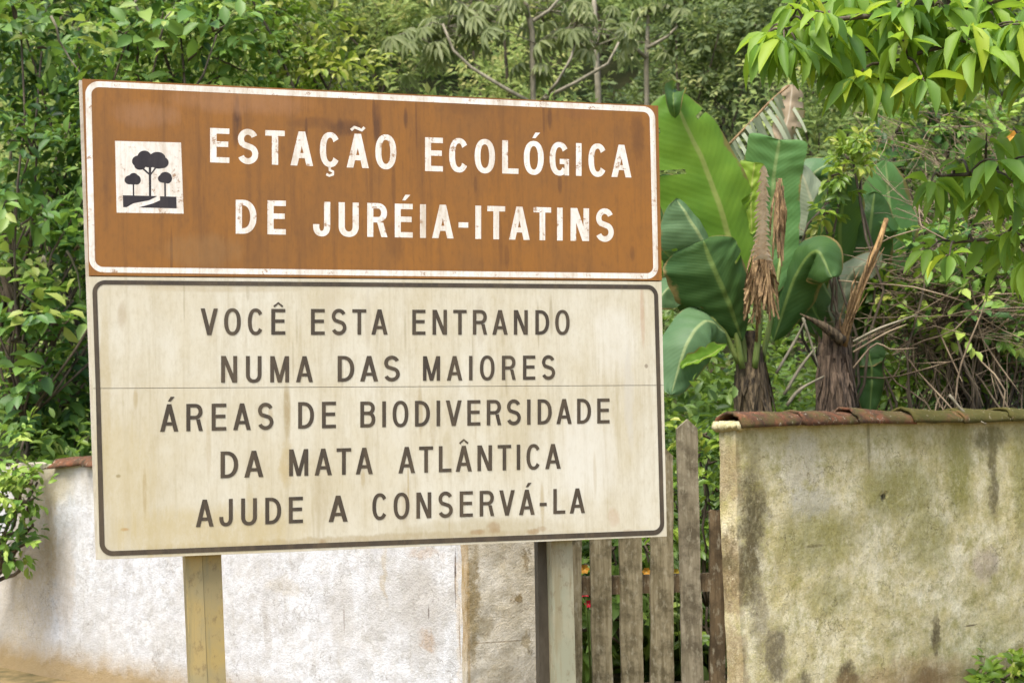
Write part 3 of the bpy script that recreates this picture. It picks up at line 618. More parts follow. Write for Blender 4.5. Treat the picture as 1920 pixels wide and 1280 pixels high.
# right wall
RA = at(1385, 900, 7.0); RA.z = 0; RB = at(1925, 900, 8.3); RB.z = 0
RW = WallFrame(RA, RB)
def rsp(px, py, wx, wy, col, amt, wob=0.4):
    u, v = RW.uv(px, py); k = (7.0 + 1.3 * (px - 1385) / 540) / F; return (u, v, wx * k * 1.12, wy * k, col, amt, wob)
DKM, OLM, PK = (0.13, 0.11, 0.055), (0.30, 0.285, 0.075), (0.56, 0.46, 0.34)
RH = RW.uv(1500, 797)[1]
hole = RW.uv(1657, 930)
M['mossy_plaster'] = plaster('mossy_yellow_render', (0.63, 0.55, 0.29), (0.84, 0.775, 0.55), (0.45, 0.385, 0.15), (0.255, 0.245, 0.045), (0.085, 0.068, 0.03),
    [(-0.02, 1.25, .05, .2, (0.36, 0.27, 0.15), .7, .5), (-0.02, .75, .05, .22, (0.30, 0.22, 0.12), .8, .5), (-0.02, .35, .05, .2, (0.33, 0.25, 0.14), .7, .5), rsp(1412, 970, 34, 120, (0.17, 0.145, 0.075), .9, .5), rsp(1404, 1070, 28, 80, (0.16, 0.13, 0.065), .85, .5), rsp(1455, 1230, 30, 60, (0.20, 0.165, 0.10), .8, .6), rsp(1425, 1160, 22, 80, (0.26, 0.22, 0.14), .6, .6),
     rsp(1862, 890, 16, 100, (0.17, 0.145, 0.07), .8, .4), rsp(1800, 870, 40, 110, OLM, .8, .5), rsp(1860, 820, 50, 24, (0.16, 0.14, 0.06), .8, .4), rsp(1915, 900, 30, 120, OLM, .7, .5),
     rsp(1627, 830, 5, 55, DKM, .55, .3), rsp(1690, 920, 110, 60, OLM, .65, .6), rsp(1540, 1010, 110, 60, OLM, .6, .7), rsp(1740, 1010, 70, 60, OLM, .55, .6), rsp(1560, 1120, 60, 40, OLM, .5, .6),
     rsp(1753, 1190, 13, 40, (0.15, 0.12, 0.06), .85, .4), rsp(1590, 1268, 26, 26, (0.14, 0.11, 0.06), .9, .4), rsp(1745, 1275, 45, 20, (0.14, 0.11, 0.06), .9, .4), rsp(1510, 1275, 20, 20, (0.2, 0.16, 0.09), .7, .4),
     rsp(1845, 1060, 40, 36, PK, .7, .3), rsp(1500, 870, 60, 70, (0.68, 0.64, 0.53), .6, .5), rsp(1520, 940, 60, 30, (0.64, 0.62, 0.52), .5, .5), rsp(1657, 930, 8, 9, (0.05, 0.04, 0.025), .95, .15),  # the near-black spot paints the hole's inner shade
     rsp(1530, 1023, 30, 3, (0.2, 0.17, 0.08), .6, .3), rsp(1820, 1172, 18, 2, (0.14, 0.1, 0.06), .8, .2), rsp(1700, 1270, 200, 40, (0.44, 0.30, 0.14), .5, .4)],
    moss_amt=0.62, stain_amt=0.42, speck=.5, top=(RH, (0.26, 0.225, 0.09), 0.5), foot=(0.22, (0.26, 0.17, 0.075), .6))
rwall = empty('rendered_wall', RA, RW.rz, label='moss stained yellow rendered wall with tile coping on the right below the banana plants', cat='wall')
uL = RW.uv(1384, 1000)[0]
wall_mesh('wall_body', uL, RW.L + 3.5, RH, 0.11, rwall, M['mossy_plaster'], 190, 60, 0.013, 5.7, 0.008, [(hole[0], hole[1], 0.018, 0.03)])
mm = MB()
for i_ in range(70):
    uu = uL - .02 + random.random() ** 2 * 2.2; yy = random.uniform(-.02, .02) if i_ > 26 else random.uniform(-.02, .12); uu = uu if i_ > 26 else uL + random.uniform(.0, .04); r0 = random.uniform(.008, .02) if i_ > 26 else random.uniform(.02, .04)
    n0 = len(mm.v); mm.tube([(uu - r0, yy, RH - .005), (uu - r0 * .5, yy, RH + .002), (uu + r0 * .4, yy, RH + .004), (uu + r0, yy, RH - .004)], [r0 * .3, r0 * .8, r0 * .7, r0 * .25], 7)
mm.build('mortar', M['mossy_plaster'], rwall, local=True, smooth=True)
tz = RH - 0.004; u0 = uL - 0.0; k = 0
tl = [0.46, 0.42, 0.47, 0.44, 0.45, 0.46, 0.45, 0.45, 0.45, 0.45, 0.45, 0.45]
for k, L_ in enumerate(tl):
    ridge_tile(rwall, u0, u0 + L_, 0.05, tz + random.uniform(-.004, .008), 0.098, 0.076, M['tile'] if k < 2 else M['tile_moss'] if k > 2 else M['tile'], random.uniform(-.012, .012), 0, k * 1.3, 0.03)
    u0 += L_ - 0.028

# ================================================================== PICKET GATE
GA = at(1066, 1100, 6.95); GA.z = 0; GB = at(1362, 1100, 7.1); GB.z = 0
GW_ = WallFrame(GA, GB)
def wood(name, a, b_, c):
    g = NT(name); v = g.scale((14, 14, 1.2)); n = g.noise(3, v, 8, 0.7); n2 = g.noise(9, None, 6, 0.7); n3 = g.noise(40, g.scale((1, 1, .5)), 5)
    k = g.mix(g.ramp(n, [(0.42, 0.0), (0.58, 1.0)]), a, b_); k = g.mix(g.ramp(n2, [(0.46, 0.0), (0.62, 0.85)]), k, c); k = g.mix(g.ramp(n3, [(0.54, 0.0), (0.66, 0.55)]), k, (0.33, 0.30, 0.21))
    g.bump(n, 0.5, 0.006); return g.done(k, 0.9, 0.15)
M['picket'] = wood('weathered_picket_wood', (0.15, 0.122, 0.068), (0.26, 0.22, 0.135), (0.07, 0.057, 0.03))
M['picket_grey'] = wood('grey_picket_wood', (0.16, 0.135, 0.085), (0.25, 0.215, 0.145), (0.08, 0.065, 0.04))
M['picket_brown'] = wood('brown_picket_wood', (0.085, 0.06, 0.032), (0.14, 0.10, 0.055), (0.05, 0.036, 0.02))
gate = empty('picket_gate', GA, GW_.rz, label='weathered wooden picket gate with uneven pickets between pillar and mossy wall', cat='gate')
def picket(x0t, x1t, ytop, x0b, x1b, mat, y=0.0, point=True, th=0.022, yb=1280):
    a0, zt = GW_.uv(x0t, ytop, y); a1, _ = GW_.uv(x1t, ytop, y); b0, zb = GW_.uv(x0b, yb, y); b1, _ = GW_.uv(x1b, yb, y)
    n = 26; V = []; h0 = 0.0
    fb = lambda z, t, bb: bb + (t - bb) * (z - zb) / (zt - zb)
    L_, R_ = [], []
    hp = (a1 - a0) * 0.45 if point else 0.01
    for i in range(n + 1):
        z = 0.03 + (zt - hp - 0.03) * i / n; wv = mnoise.noise(Vector((z * 5, x0t, 1))) * 0.006; wv2 = mnoise.noise(Vector((z * 6, x1t, 7))) * 0.006
        L_.append((fb(z, a0, b0) + wv, z)); R_.append((fb(z, a1, b1) + wv2, z))
    tip = [((a0 + a1) / 2 + 0.004, zt)] if point else [(a0 + .01, zt), ((a0 + a1) / 2, zt - .012), (a1 - .012, zt)][::-1]
    m = MB(); nn = n + 1
    pts = L_ + R_
    V = [(x, y0, z) for y0 in (y, y + th) for x, z in pts]; fs = []
    o = 2 * nn
    for i in range(n):
        fs += [(i, nn+i, nn+i+1, i+1), (o+nn+i, o+i, o+i+1, o+nn+i+1), (o+i, i, i+1, o+i+1), (nn+i, o+nn+i, o+nn+i+1, nn+i+1)]
    tb = len(V); V += [(x, y0, z) for y0 in (y, y + th) for x, z in tip]; k_ = len(tip)
    fs.append((n, nn+n) + tuple(tb + i for i in range(k_))); fs.append((o+nn+n, o+n) + tuple(tb + k_ + i for i in range(k_ - 1, -1, -1)))
    chain = [nn+n] + [tb + i for i in range(k_)] + [n]; ch2 = [o+nn+n] + [tb + k_ + i for i in range(k_)] + [o+n]
    for i in range(len(chain) - 1): fs.append((chain[i], ch2[i], ch2[i+1], chain[i+1]))
    m.v = V; m.f = fs; return m.build('picket', mat, gate, local=True)
picket(1070, 1089, 850, 1076, 1092, M['picket'])
picket(1103, 1144, 842, 1112, 1149, M['picket'])
picket(1160, 1201, 850, 1166, 1207, M['picket'])
picket(1221, 1262, 836, 1221, 1264, M['picket'])
picket(1269, 1307, 786, 1281, 1319, M['picket_grey'])
picket(1331, 1361, 955, 1333, 1360, M['picket_brown'], 0.02, point=False)
m = MB()
for yy, hh in ((1096, 34), (1300, 36)):
    ua, za = GW_.uv(1062, yy - hh / 2 + 3, .024); ub, zb = GW_.uv(1366, yy - hh / 2 - 6, .024); hz = hh * 7 / F
    mm = MB(); mm.v = [(ua, .0235, za - hz), (ub, .0235, zb - hz), (ub, .0235, zb), (ua, .0235, za), (ua, .06, za - hz), (ub, .06, zb - hz), (ub, .06, zb), (ua, .06, za)]
    mm.f = [(0,1,2,3), (5,4,7,6), (3,2,6,7), (1,0,4,5), (0,3,7,4), (2,1,5,6)]; mm.build('rail', M['picket_brown'], gate, local=True)

# ================================================================== GROUND AND HILL
def hill_z(x, y):
    s_ = max(0.0, y - 13.5); z = 0.62 * s_ - 0.25 + (s_ * s_) * 0.004
    return z + 0.8 * mnoise.fractal(Vector((x * .12, y * .12, 4.0)), 1, 2, 4) * min(1, s_ / 4)
m = MB(); n = 60; V = []
for j in range(n + 1):
    for i in range(n + 1):
        x, y = -60 + 120 * i / n, -30 + 60 * j / n
        V.append((x, y, 0.02 * mnoise.noise(Vector((x, y, 0)))))
m.v = V; m.f = [(j*(n+1)+i, j*(n+1)+i+1, (j+1)*(n+1)+i+1, (j+1)*(n+1)+i) for j in range(n) for i in range(n)]
tag(m.build('ground', M['ground'], smooth=True), 'dry tan dirt ground at the foot of the walls', kind='structure')
m = MB(); nx, ny = 90, 70; V = []
for j in range(ny + 1):
    for i in range(nx + 1):
        x, y = -55 + 110 * i / nx, 12.8 + 40 * (j / ny) ** 1.2
        V.append((x, y, hill_z(x, y)))
m.v = V; m.f = [(j*(nx+1)+i, j*(nx+1)+i+1, (j+1)*(nx+1)+i+1, (j+1)*(nx+1)+i) for j in range(ny) for i in range(nx)]
tag(m.build('hill', M['soil'], smooth=True), 'steep wooded hillside rising behind the walls', kind='structure')

# ================================================================== FOREST MASS ON THE HILL
def px_of(p):
    q = CAMR.transposed() @ (Vector(p) - EYE); return 960 + F * q.x / -q.z, 640 - F * q.y / -q.z
lf = Leaves(T_FAR); lfd = Leaves(T_FAR); stems = MB()
tries = 0; cnt = 0
for Y in np.arange(15.5, 46, 1.55):
    halfw = (960 / F) * Y * 1.25 + 2
    step = 1.5 + (Y - 15) * 0.018
    for X in np.arange(-halfw, halfw, step):
        x = X + random.uniform(-.6, .6); y = Y + random.uniform(-.7, .7); z = hill_z(x, y)
        ppx = px_of((x, y, z + 1.5))
        if ppx[1] < -420: continue
        if ppx[0] < 450 and y > 32: continue                 # hidden by the trees at the left
        r = random.uniform(0.85, 1.7); hgt = random.uniform(0.8, 1.9)
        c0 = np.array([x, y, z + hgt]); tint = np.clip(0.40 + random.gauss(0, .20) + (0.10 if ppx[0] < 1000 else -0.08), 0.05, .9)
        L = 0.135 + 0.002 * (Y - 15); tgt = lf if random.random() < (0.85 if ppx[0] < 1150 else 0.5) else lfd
        for q in range(random.randint(3, 5)):
            cc = c0 + rng.normal(size=3) * np.array([.5, .5, .42]) * r; rr = r * random.uniform(.4, .65)
            P, D = clump_points(cc, (rr, rr, rr * .8), int(24 + 16 * r), 0.5, 0.5)
            tgt.sprigs(P, D + rng.normal(size=D.shape) * .4, 6, 0.24, L, L * .48, tint + rng.normal(size=len(P)) * .16, 0.15)
        cnt += 1
        if random.random() < .5:
            stems.tube([(x, y, z - .2), (x + random.uniform(-.2, .2), y, z + hgt * .6), (x + random.uniform(-.5, .5), y, z + hgt * 1.6)], [.05, .04, .015], 5)
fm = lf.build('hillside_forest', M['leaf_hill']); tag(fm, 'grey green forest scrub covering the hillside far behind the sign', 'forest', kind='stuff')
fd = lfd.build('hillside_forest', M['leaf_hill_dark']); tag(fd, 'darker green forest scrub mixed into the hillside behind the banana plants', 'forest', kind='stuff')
st = stems.build('forest_stem', M['bark'], fm)

# ================================================================== TREES AT THE LEFT
def branch(m, p0, p1, r0, r1, bend=0.15, n=6, sides=6):
    p0, p1 = Vector(p0), Vector(p1); d = p1 - p0; s_ = Vector((random.gauss(0, 1), random.gauss(0, .6), random.gauss(0, .6))) * bend * d.length
    pts = [p0.lerp(p1, t / n) + s_ * math.sin(math.pi * t / n) + Vector((random.gauss(0, 1), random.gauss(0, 1), random.gauss(0, 1))) * .02 * d.length * (0 < t < n) for t in range(n + 1)]
    m.tube(pts, [r0 + (r1 - r0) * t / n for t in range(n + 1)], sides); return pts
def leafy_tree(name, base, clumps, matleaf, label, cat, L, W, T, dens=1.0, tint0=0.45, trunk_r=0.07, K=7, span=0.30, group=None, droop=.25, bark=None):
    """clumps: (px, py, Y, radius_px, weight, tint)"""
    root = empty(name, base, label=label, cat=cat, group=group)
    tm = MB(); lv = Leaves(T)
    top = Vector((np.mean([at(*c[:3]) for c in clumps], axis=0)))
    fork = Vector(base).lerp(top, 0.5); branch(tm, Vector(base) - Vector((0, 0, .15)), fork, trunk_r, trunk_r * .7, .06, 7, 8)
    for (px, py, Y, rp, wgt, tn) in clumps:
        c = at(px, py, Y); r = rp * Y / F
        branch(tm, fork, c + Vector((0, .1, 0)), trunk_r * .5, .008, .14, 6, 5)
        n = max(5, int(wgt * dens * 95 * (r / 0.4) ** 2))
        P, D = clump_points(np.array(c), (r, r * .8, r * .85), n, .45)
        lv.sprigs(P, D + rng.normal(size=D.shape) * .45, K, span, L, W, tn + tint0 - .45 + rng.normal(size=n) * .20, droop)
        for q in range(3):
            e = P[rng.integers(len(P))]; branch(tm, c, e, .010, .004, .12, 4, 4)
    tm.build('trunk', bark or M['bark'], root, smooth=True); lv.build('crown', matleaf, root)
    return root
random.seed(11)
def jit(lst, Y0, dy, rp, tint):
    return [(x, y, Y0 + random.uniform(-dy, dy), rp * random.uniform(.7, 1.25), random.uniform(.75, 1.15), tint + random.gauss(0, .12)) for x, y in lst]
B0 = at(60, 800, 11.0); B0.z = 0
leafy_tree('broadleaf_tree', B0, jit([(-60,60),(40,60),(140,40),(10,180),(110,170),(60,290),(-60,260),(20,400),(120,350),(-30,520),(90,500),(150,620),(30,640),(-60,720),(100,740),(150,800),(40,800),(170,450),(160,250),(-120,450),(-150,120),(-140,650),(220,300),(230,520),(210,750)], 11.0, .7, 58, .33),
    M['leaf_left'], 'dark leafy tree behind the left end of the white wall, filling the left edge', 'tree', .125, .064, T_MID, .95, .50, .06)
B1 = at(330, 800, 11.8); B1.z = 0
leafy_tree('broadleaf_tree', B1, jit([(240,30),(330,20),(420,40),(250,110),(340,110),(430,120),(300,190),(400,200),(500,60),(480,150),(200,200),(520,200),(330,-60),(440,-60),(240,-50),(300,300),(420,320),(520,320)], 11.8, .6, 56, .52),
    M['leaf_left'], 'green tree just above the top left of the brown sign panel', 'tree', .12, .062, T_MID, .95, .60, .06)
B2 = at(590, 900, 12.6); B2.z = 0
leafy_tree('broadleaf_tree', B2, jit([(520,20),(580,60),(560,130),(620,140),(650,180),(500,120),(540,-40),(610,220),(540,230),(590,300)], 12.6, .4, 48, .78),
    M['leaf_bright'], 'yellow green tree with small shiny leaves above the first word of the brown panel', 'tree', .12, .06, T_MID, .8, .62, .07)
M['leaf_climber'] = leaf_mat('leaf_climber', [(0, (0.05, 0.125, 0.035)), (0.5, (0.115, 0.235, 0.055)), (0.85, (0.22, 0.36, 0.075)), (1, (0.36, 0.42, 0.10))], .4, .45, .35)
random.seed(19)
bcl = at(-30, 800, 10.2); bcl.z = 0
leafy_tree('climber', bcl, jit([(30,40),(70,90),(230,70),(300,40),(10,360),(40,420),(20,640),(110,610),(140,470),(60,760),(130,560),(-30,500),(260,150),(90,700),(400,60)], 10.1, .2, 27, .55),
    M['leaf_climber'], 'paler large leaved climber hanging over the dark leafy tree at the left edge', 'climber', .165, .095, T_MID, .8, .5, .02, 6, .3)
tw = MB()
for (x0, y0, x1, y1) in [(95, 30, 160, 150), (85, 410, 82, 490), (82, 480, 30, 560), (82, 480, 110, 540), (300, 75, 330, 10), (255, 0, 290, 60), (125, 470, 150, 560), (20, 300, 70, 200)]:
    branch(tw, at(x0, y0, 10.2), at(x1, y1, 10.3), .011, .004, .06, 6, 5)
twr = tw.build('dry_twig', M['pale_bark'], None, smooth=True); tag(twr, 'thin bare dead twigs caught in the foliage at the left edge', 'twigs', kind='stuff')
# shrub reaching over the wall
B3 = at(-60, 1000, 9.7); B3.z = 0
leafy_tree('overhanging_shrub', B3, [(10, 870, 8.9, 32, 1.0, .60), (45, 890, 8.8, 22, 1.0, .66), (5, 930, 8.8, 34, 1.0, .58), (50, 940, 8.75, 24, .9, .55), (15, 1000, 8.8, 20, .8, .42), (60, 905, 8.8, 18, .9, .6), (45, 1020, 8.8, 12, .7, .3), (-30, 900, 8.9, 40, 1, .5), (35, 825, 9.1, 22, .9, .62), (-20, 1000, 8.8, 20, .8, .4), (0, 1045, 8.8, 12, .6, .3)],
    M['leaf_left'], 'shrub hanging over the white wall at the lower left edge', 'shrub', .085, .046, T_MID, 1.5, .55, .03, span=.16)

# ================================================================== CECROPIAS
def palmate(lv, c, axis, r, tint, nl=8):
    """umbrella leaf: lobes radiating and drooping"""
    axis = Vector(axis).normalized(); a = axis.cross(Vector((.3, 1, .2))).normalized(); b_ = axis.cross(a)
    P, D, N, L_, W_, t_ = [], [], [], [], [], []
    for k in range(nl):
        an = 2 * math.pi * k / nl + random.uniform(-.15, .15); o = a * math.cos(an) + b_ * math.sin(an)
        d = o * .75 + axis * .05 - Vector((0, 0, .55)); P.append(c); D.append(d); N.append(axis + o * .4); l = r * random.uniform(.8, 1.15)
        L_.append(l); W_.append(l * .26); t_.append(tint + random.gauss(0, .1))
    lv.add(np.array(P), np.array(D), np.array(N), np.array(L_), np.array(W_), np.array(t_))
def cecropia(base_px, Y, trunk_pts, limbs, clusters, label, r):
    base = at(*base_px, Y); base.z = hill_z(base.x, base.y) if Y > 13.5 else 0
    root = empty('cecropia_tree', base, label=label, cat='tree'); tm = MB(); lv = Leaves(T_LANCE)
    tm.tube([base - Vector((0, 0, .2))] + [at(*p, Y) for p in trunk_pts], [.05] + [.036] * (len(trunk_pts) - 1) + [.02], 7)
    for pts in limbs: tm.tube([at(*p, Y - .5 + random.uniform(-.1, .1)) for p in pts], [.026 - .012 * i / (len(pts) - 1) for i in range(len(pts))], 6)
    for (px, py, n) in clusters:
        c0 = at(px, py, Y)
        for k in range(n):
            o = Vector((random.gauss(0, .33), random.gauss(0, .33), random.gauss(.02, .16)))
            tm.tube([c0, c0 + o * .6 + Vector((0, 0, .06)), c0 + o], [.009, .006, .005], 4)
            palmate(lv, c0 + o, Vector((o.x, o.y, .5)), r * random.uniform(.75, 1.15), random.uniform(.3, .75), random.randint(7, 10))
    tm.build('trunk', M['pale_bark'], root, smooth=True); lv.build('crown', M['leaf_cecropia'], root)
random.seed(5)
cecropia((1000, 700), 17.5, [(1000, 400), (1000, 190), (998, 60), (985, 10), (960, -60)],
         [[(990, 190), (940, 162), (885, 128), (850, 95), (830, 45)], [(1015, 190), (1045, 155), (1070, 110), (1085, 60)], [(1020, 185), (1080, 155), (1140, 120), (1160, 80)], [(1000, 40), (1030, 20), (1055, -10)]],
         [(840, 50, 9), (790, 75, 8), (880, 75, 8), (830, 95, 7), (1080, 50, 9), (1060, 75, 7), (1010, 85, 6), (960, 20, 9), (1030, 20, 9), (1120, 85, 7), (920, 40, 6), (870, 10, 6)],
         'grey green umbrella leaved cecropia with branches forking just above the brown panel', .235)
cecropia((1215, 900), 19.0, [(1215, 300), (1212, 120), (1216, 20)], [[(1212, 110), (1180, 80), (1165, 60)], [(1214, 90), (1250, 70), (1270, 50)]],
         [(1212, 30, 5), (1170, 70, 4), (1260, 65, 5), (1215, 80, 4), (1240, 20, 3)], 'smaller cecropia with drooping pale leaves right of the forked one, against dark foliage', .23)
base = at(1118, 700, 20); base.z = hill_z(base.x, base.y)
r_ = empty('bare_trunk', base, label='straight pale bare trunk rising behind the forked cecropia', cat='tree'); m = MB()
m.tube([base - Vector((0, 0, .2))] + [at(px, py, 20) for px, py in ((1122, 180), (1116, 60), (1112, -60))], [.05, .045, .036, .03], 8); m.build('trunk', M['pale_bark'], r_, smooth=True)
m = MB()
for a_, b_ in (((1113, -40), (1060, -110)), ((1113, -50), (1170, -120))): m.tube([at(*a_, 20), at(*b_, 20)], [.03, .01], 5)
m.build('branch', M['pale_bark'], r_, smooth=True)

# trees one can tell apart at the upper right of the hill
for (px, py, Y, cl, mt, lab, tn) in [
    (1330, 700, 18.5, [(1290,80),(1350,60),(1400,110),(1320,150),(1380,20),(1270,20),(1430,50),(1340,190),(1400,200)], 'leaf_hill_dark', 'dark bushy tree on the hillside above the upright banana leaf', .45),
    (700, 700, 21, [(650,60),(710,40),(760,70),(690,110),(740,130),(620,20),(680,-20),(790,20)], 'leaf_hill', 'light yellow green bushy tree on the hillside left of the cecropia', .62),
    (1480, 700, 15.5, [(1440,170),(1500,190),(1540,240),(1570,150),(1460,230),(1520,290),(1600,220)], 'leaf_hill', 'olive twiggy bush on the slope behind the tattered banana leaf', .5)]:
    bb = at(px, py, Y); bb.z = hill_z(bb.x, bb.y)
    leafy_tree('hillside_tree', bb, jit(cl, Y, .5, 48, tn), M[mt], lab, 'tree', .13, .06, T_FAR, .8, .45, .06)

# ================================================================== BANANA PLANTS
def banana_mat(name, c1, c2, rib, trans=0.3, dry=(0.24, 0.17, 0.06)):
    g = NT(name); al, ac = g.attr('along'), g.attr('across'); aa = g.math('ABSOLUTE', ac)
    ph = g.math('ADD', g.math('MULTIPLY', al, 190.0), g.math('MULTIPLY', aa, -22.0)); v = g.math('SINE', ph)
    nz = g.noise(5, None, 5); n2 = g.noise(2.2, None, 4)
    c = g.mix(g.ramp(n2, [(0.35, 0.0), (0.65, 1.0)]), c1, c2)
    c = g.mix(g.math('MULTIPLY', g.ramp(v, [(0.5, 0.0), (1.0, 1.0)]), 0.05), c, (0.20, 0.28, 0.06))
    if dry: c = g.mix(g.ramp(g.math('ADD', aa, g.math('MULTIPLY', g.math('SUBTRACT', nz, .5), .8)), [(0.93, 0.0), (1.06, .9)]), c, dry)
    c = g.mix(g.ramp(aa, [(0.035, 1.0), (0.075, 0.0)]), c, rib)
    g.bump(v, 0.10, 0.003); g.done(c, 0.5, 0.22)
    tr = g.n.new('ShaderNodeBsdfTranslucent'); g.set(tr.inputs[0], g.mix(0.5, c, (0.24, 0.36, 0.02)))
    mx = g.n.new('ShaderNodeMixShader'); mx.inputs[0].default_value = trans
    g.l.new(g.p.outputs[0], mx.inputs[1]); g.l.new(tr.outputs[0], mx.inputs[2]); g.l.new(mx.outputs[0], g.n['Material Output'].inputs[0]); return g.m
RIB = (0.34, 0.40, 0.10)
M['ban_bright'] = banana_mat('banana_leaf_bright', (0.21, 0.36, 0.035), (0.13, 0.27, 0.03), RIB, .5)
M['ban_mid'] = banana_mat('banana_leaf_mid', (0.09, 0.215, 0.06), (0.125, 0.25, 0.075), (0.24, 0.34, 0.12), .35)
M['ban_dark'] = banana_mat('banana_leaf_dark', (0.035, 0.088, 0.022), (0.058, 0.12, 0.03), (0.14, 0.21, 0.05), .3)
M['ban_blue'] = banana_mat('banana_leaf_bluish', (0.075, 0.15, 0.06), (0.11, 0.19, 0.085), (0.26, 0.33, 0.14), .25)
M['ban_yellow'] = banana_mat('banana_leaf_young', (0.28, 0.40, 0.04), (0.22, 0.36, 0.04), (0.4, 0.45, 0.1), .45)
M['ban_pale'] = banana_mat('banana_leaf_pale', (0.34, 0.36, 0.25), (0.24, 0.29, 0.18), (0.4, 0.4, 0.25), .25)
M['ban_dry'] = banana_mat('banana_leaf_dry', (0.42, 0.33, 0.22), (0.28, 0.19, 0.11), (0.5, 0.42, 0.3), .25)
M['ban_stem'] = plain('banana_stem_fibre', (0.022, 0.016, 0.010), (0.20, 0.145, 0.08), 7, stretch=(7, 7, .7), bump=.9, bscale=14, bd=.03)
M['ban_stem2'] = plain('banana_stump_fibre', (0.024, 0.016, 0.010), (0.21, 0.145, 0.095), 7, stretch=(7, 7, .7), bump=.9, bscale=14, bd=.03)
M['petiole'] = plain('banana_petiole', (0.10, 0.17, 0.03), (0.22, 0.26, 0.07), 6, .5, .4, stretch=(4, 4, .5))
M['fibre'] = plain('dry_leaf_fibre', (0.09, 0.052, 0.022), (0.38, 0.25, 0.12), 14, stretch=(8, 8, 1), bump=.5)
M['stalk'] = plain('orange_dry_stalk', (0.16, 0.09, 0.035), (0.46, 0.29, 0.12), 6, .7, .2, stretch=(5, 5, .5), bump=.6)
def catmull(P, n):
    P = [Vector(p) for p in P]; Q = [P[0] * 2 - P[1]] + P + [P[-1] * 2 - P[-2]]; out = []
    segs = len(P) - 1
    for i in range(n + 1):
        x = segs * i / n; k = min(int(x), segs - 1); t = x - k; a, b_, c, d = Q[k:k+4]
        out.append(0.5 * ((2*b_) + (c-a)*t + (2*a-5*b_+4*c-d)*t*t + (3*b_-a-3*c+d)*t*t*t))
    return out
def banana_leaf(parent, mid, wl, wr, mat, face=(0, -1, .35), cup=0.25, edge=0.3, prof=(.35, .75), tears=(), n=44, rip=.02, name='leaf', seed=1.0, gap=.5, label=None, mroll=None):
    """mid: (px,py,Y) base->tip; wl/wr half widths in px-metres at Y; cup bends halves towards/away from the viewer"""
    P = catmull([at(*p) for p in mid], n); m_ = 8; rs = random.Random(seed);
    tl_ = [(t, sd_) for t in tears for sd_ in ((-1, 1) if rs.random() < .45 else (rs.choice((-1, 1)),))]; sw = {}
    V, Fc, al, ac = [], [], [], []; fc = Vector(face).normalized()
    def wprof(s_): 
        a, b_ = prof; up = min(1, s_ / a) ** .55; dn = 1 if s_ < b_ else max(0, 1 - ((s_ - b_) / (1 - b_)) ** 1.8) ** .6
        return max(up * dn, 0.004)
    rows = []
    for i, p in enumerate(P):
        t = (P[min(i+1, n)] - P[max(i-1, 0)]).normalized(); S = t.cross(fc).normalized(); N = S.cross(t).normalized()
        s_ = i / n; row = []
        for j in range(-m_, m_ + 1):
            x = j / m_; wd = (wl if x < 0 else wr) * wprof(s_); r_ = abs(x)
            e = 1 + .05 * mnoise.noise(Vector((s_ * 9, x * .5 + seed, seed)))
            sd_ = -1 if x < 0 else 1; si_ = (sd_, sum(1 for t_, q_ in tl_ if q_ == sd_ and t_ < s_))
            if si_ not in sw: sw[si_] = rs.gauss(0, .16) if tl_ else 0
            cp = cup + sw[si_] * r_
            off = S * (x * wd * e * math.cos(cp * r_)) + N * (-math.sin(cp) * r_ * wd - edge * wd * r_ ** 2.5 + rip * .5 * r_ * math.sin(s_ * 24 + seed + x) + .012 * mnoise.noise(Vector((s_ * 14, x * 2, seed))))
            # lateral veins run forward to the tip
            off += t * (r_ * wd * .30)
            V.append(p + off); al.append(s_); ac.append(x); row.append(len(V) - 1)
        rows.append(row)
    for i in range(n):
        for j in range(2 * m_):
            xx = (j + .5 - m_) / m_
            if any(abs(i / n - tt) < .5 / n and q_ * xx > gap * (.6 + .8 * rs.random()) for tt, q_ in tl_): continue
            Fc.append((rows[i][j], rows[i][j+1], rows[i+1][j+1], rows[i+1][j]))
    o = np_mesh(name, np.array([tuple(v) for v in V]), np.array(Fc), mat, parent, {'along': np.array(al), 'across': np.array(ac)}, True)
    if label: o['label'] = label
    return o
def stem(parent, pts, rads, name, mat, flakes=10, seed=3, sides=14):
    """pseudostem with overlapping sheath flakes"""
    m = MB(); P = [at(*p) for p in pts]; P = catmull(P, 14); rr = [np.interp(i / 14, np.linspace(0, 1, len(rads)), rads) * (1 + .06 * math.sin(i * 1.9 + seed)) for i in range(15)]
    m.tube(P, rr, sides)
    random.seed(seed)
    for k in range(flakes):
        i = random.randint(2, 12); an = random.uniform(-2.6, .0); r = rr[i]; d = Vector((math.cos(an), math.sin(an), 0)); tng = Vector((-d.y, d.x, 0))
        p = P[i] + d * r * 1.02; L_ = random.uniform(.12, .42); wdt = random.uniform(.012, .05); lift = random.uniform(.01, .06)
        m.add([p - tng * wdt, p + tng * wdt, p + tng * wdt * .8 - Vector((0, 0, L_ * .5)) + d * lift * .5, p - tng * wdt * .8 - Vector((0, 0, L_ * .5)) + d * lift * .5, p - Vector((0, 0, L_)) + d * lift], [(0, 1, 2, 3), (3, 2, 4)])
    return m.build(name, mat, parent, smooth=True)
YB = 8.6
bb = at(1410, 900, YB); bb.z = 0
ban = empty('banana_plant', bb, label='tall banana plant beside the sign with a broad upright leaf and one dead hanging leaf', cat='banana plant')
stem(ban, [(1412, 1150, YB), (1412, 900, YB), (1412, 770, YB), (1408, 690, YB), (1404, 620, YB)], [.13, .12, .105, .092, .05], 'pseudostem', M['ban_stem'], 60)
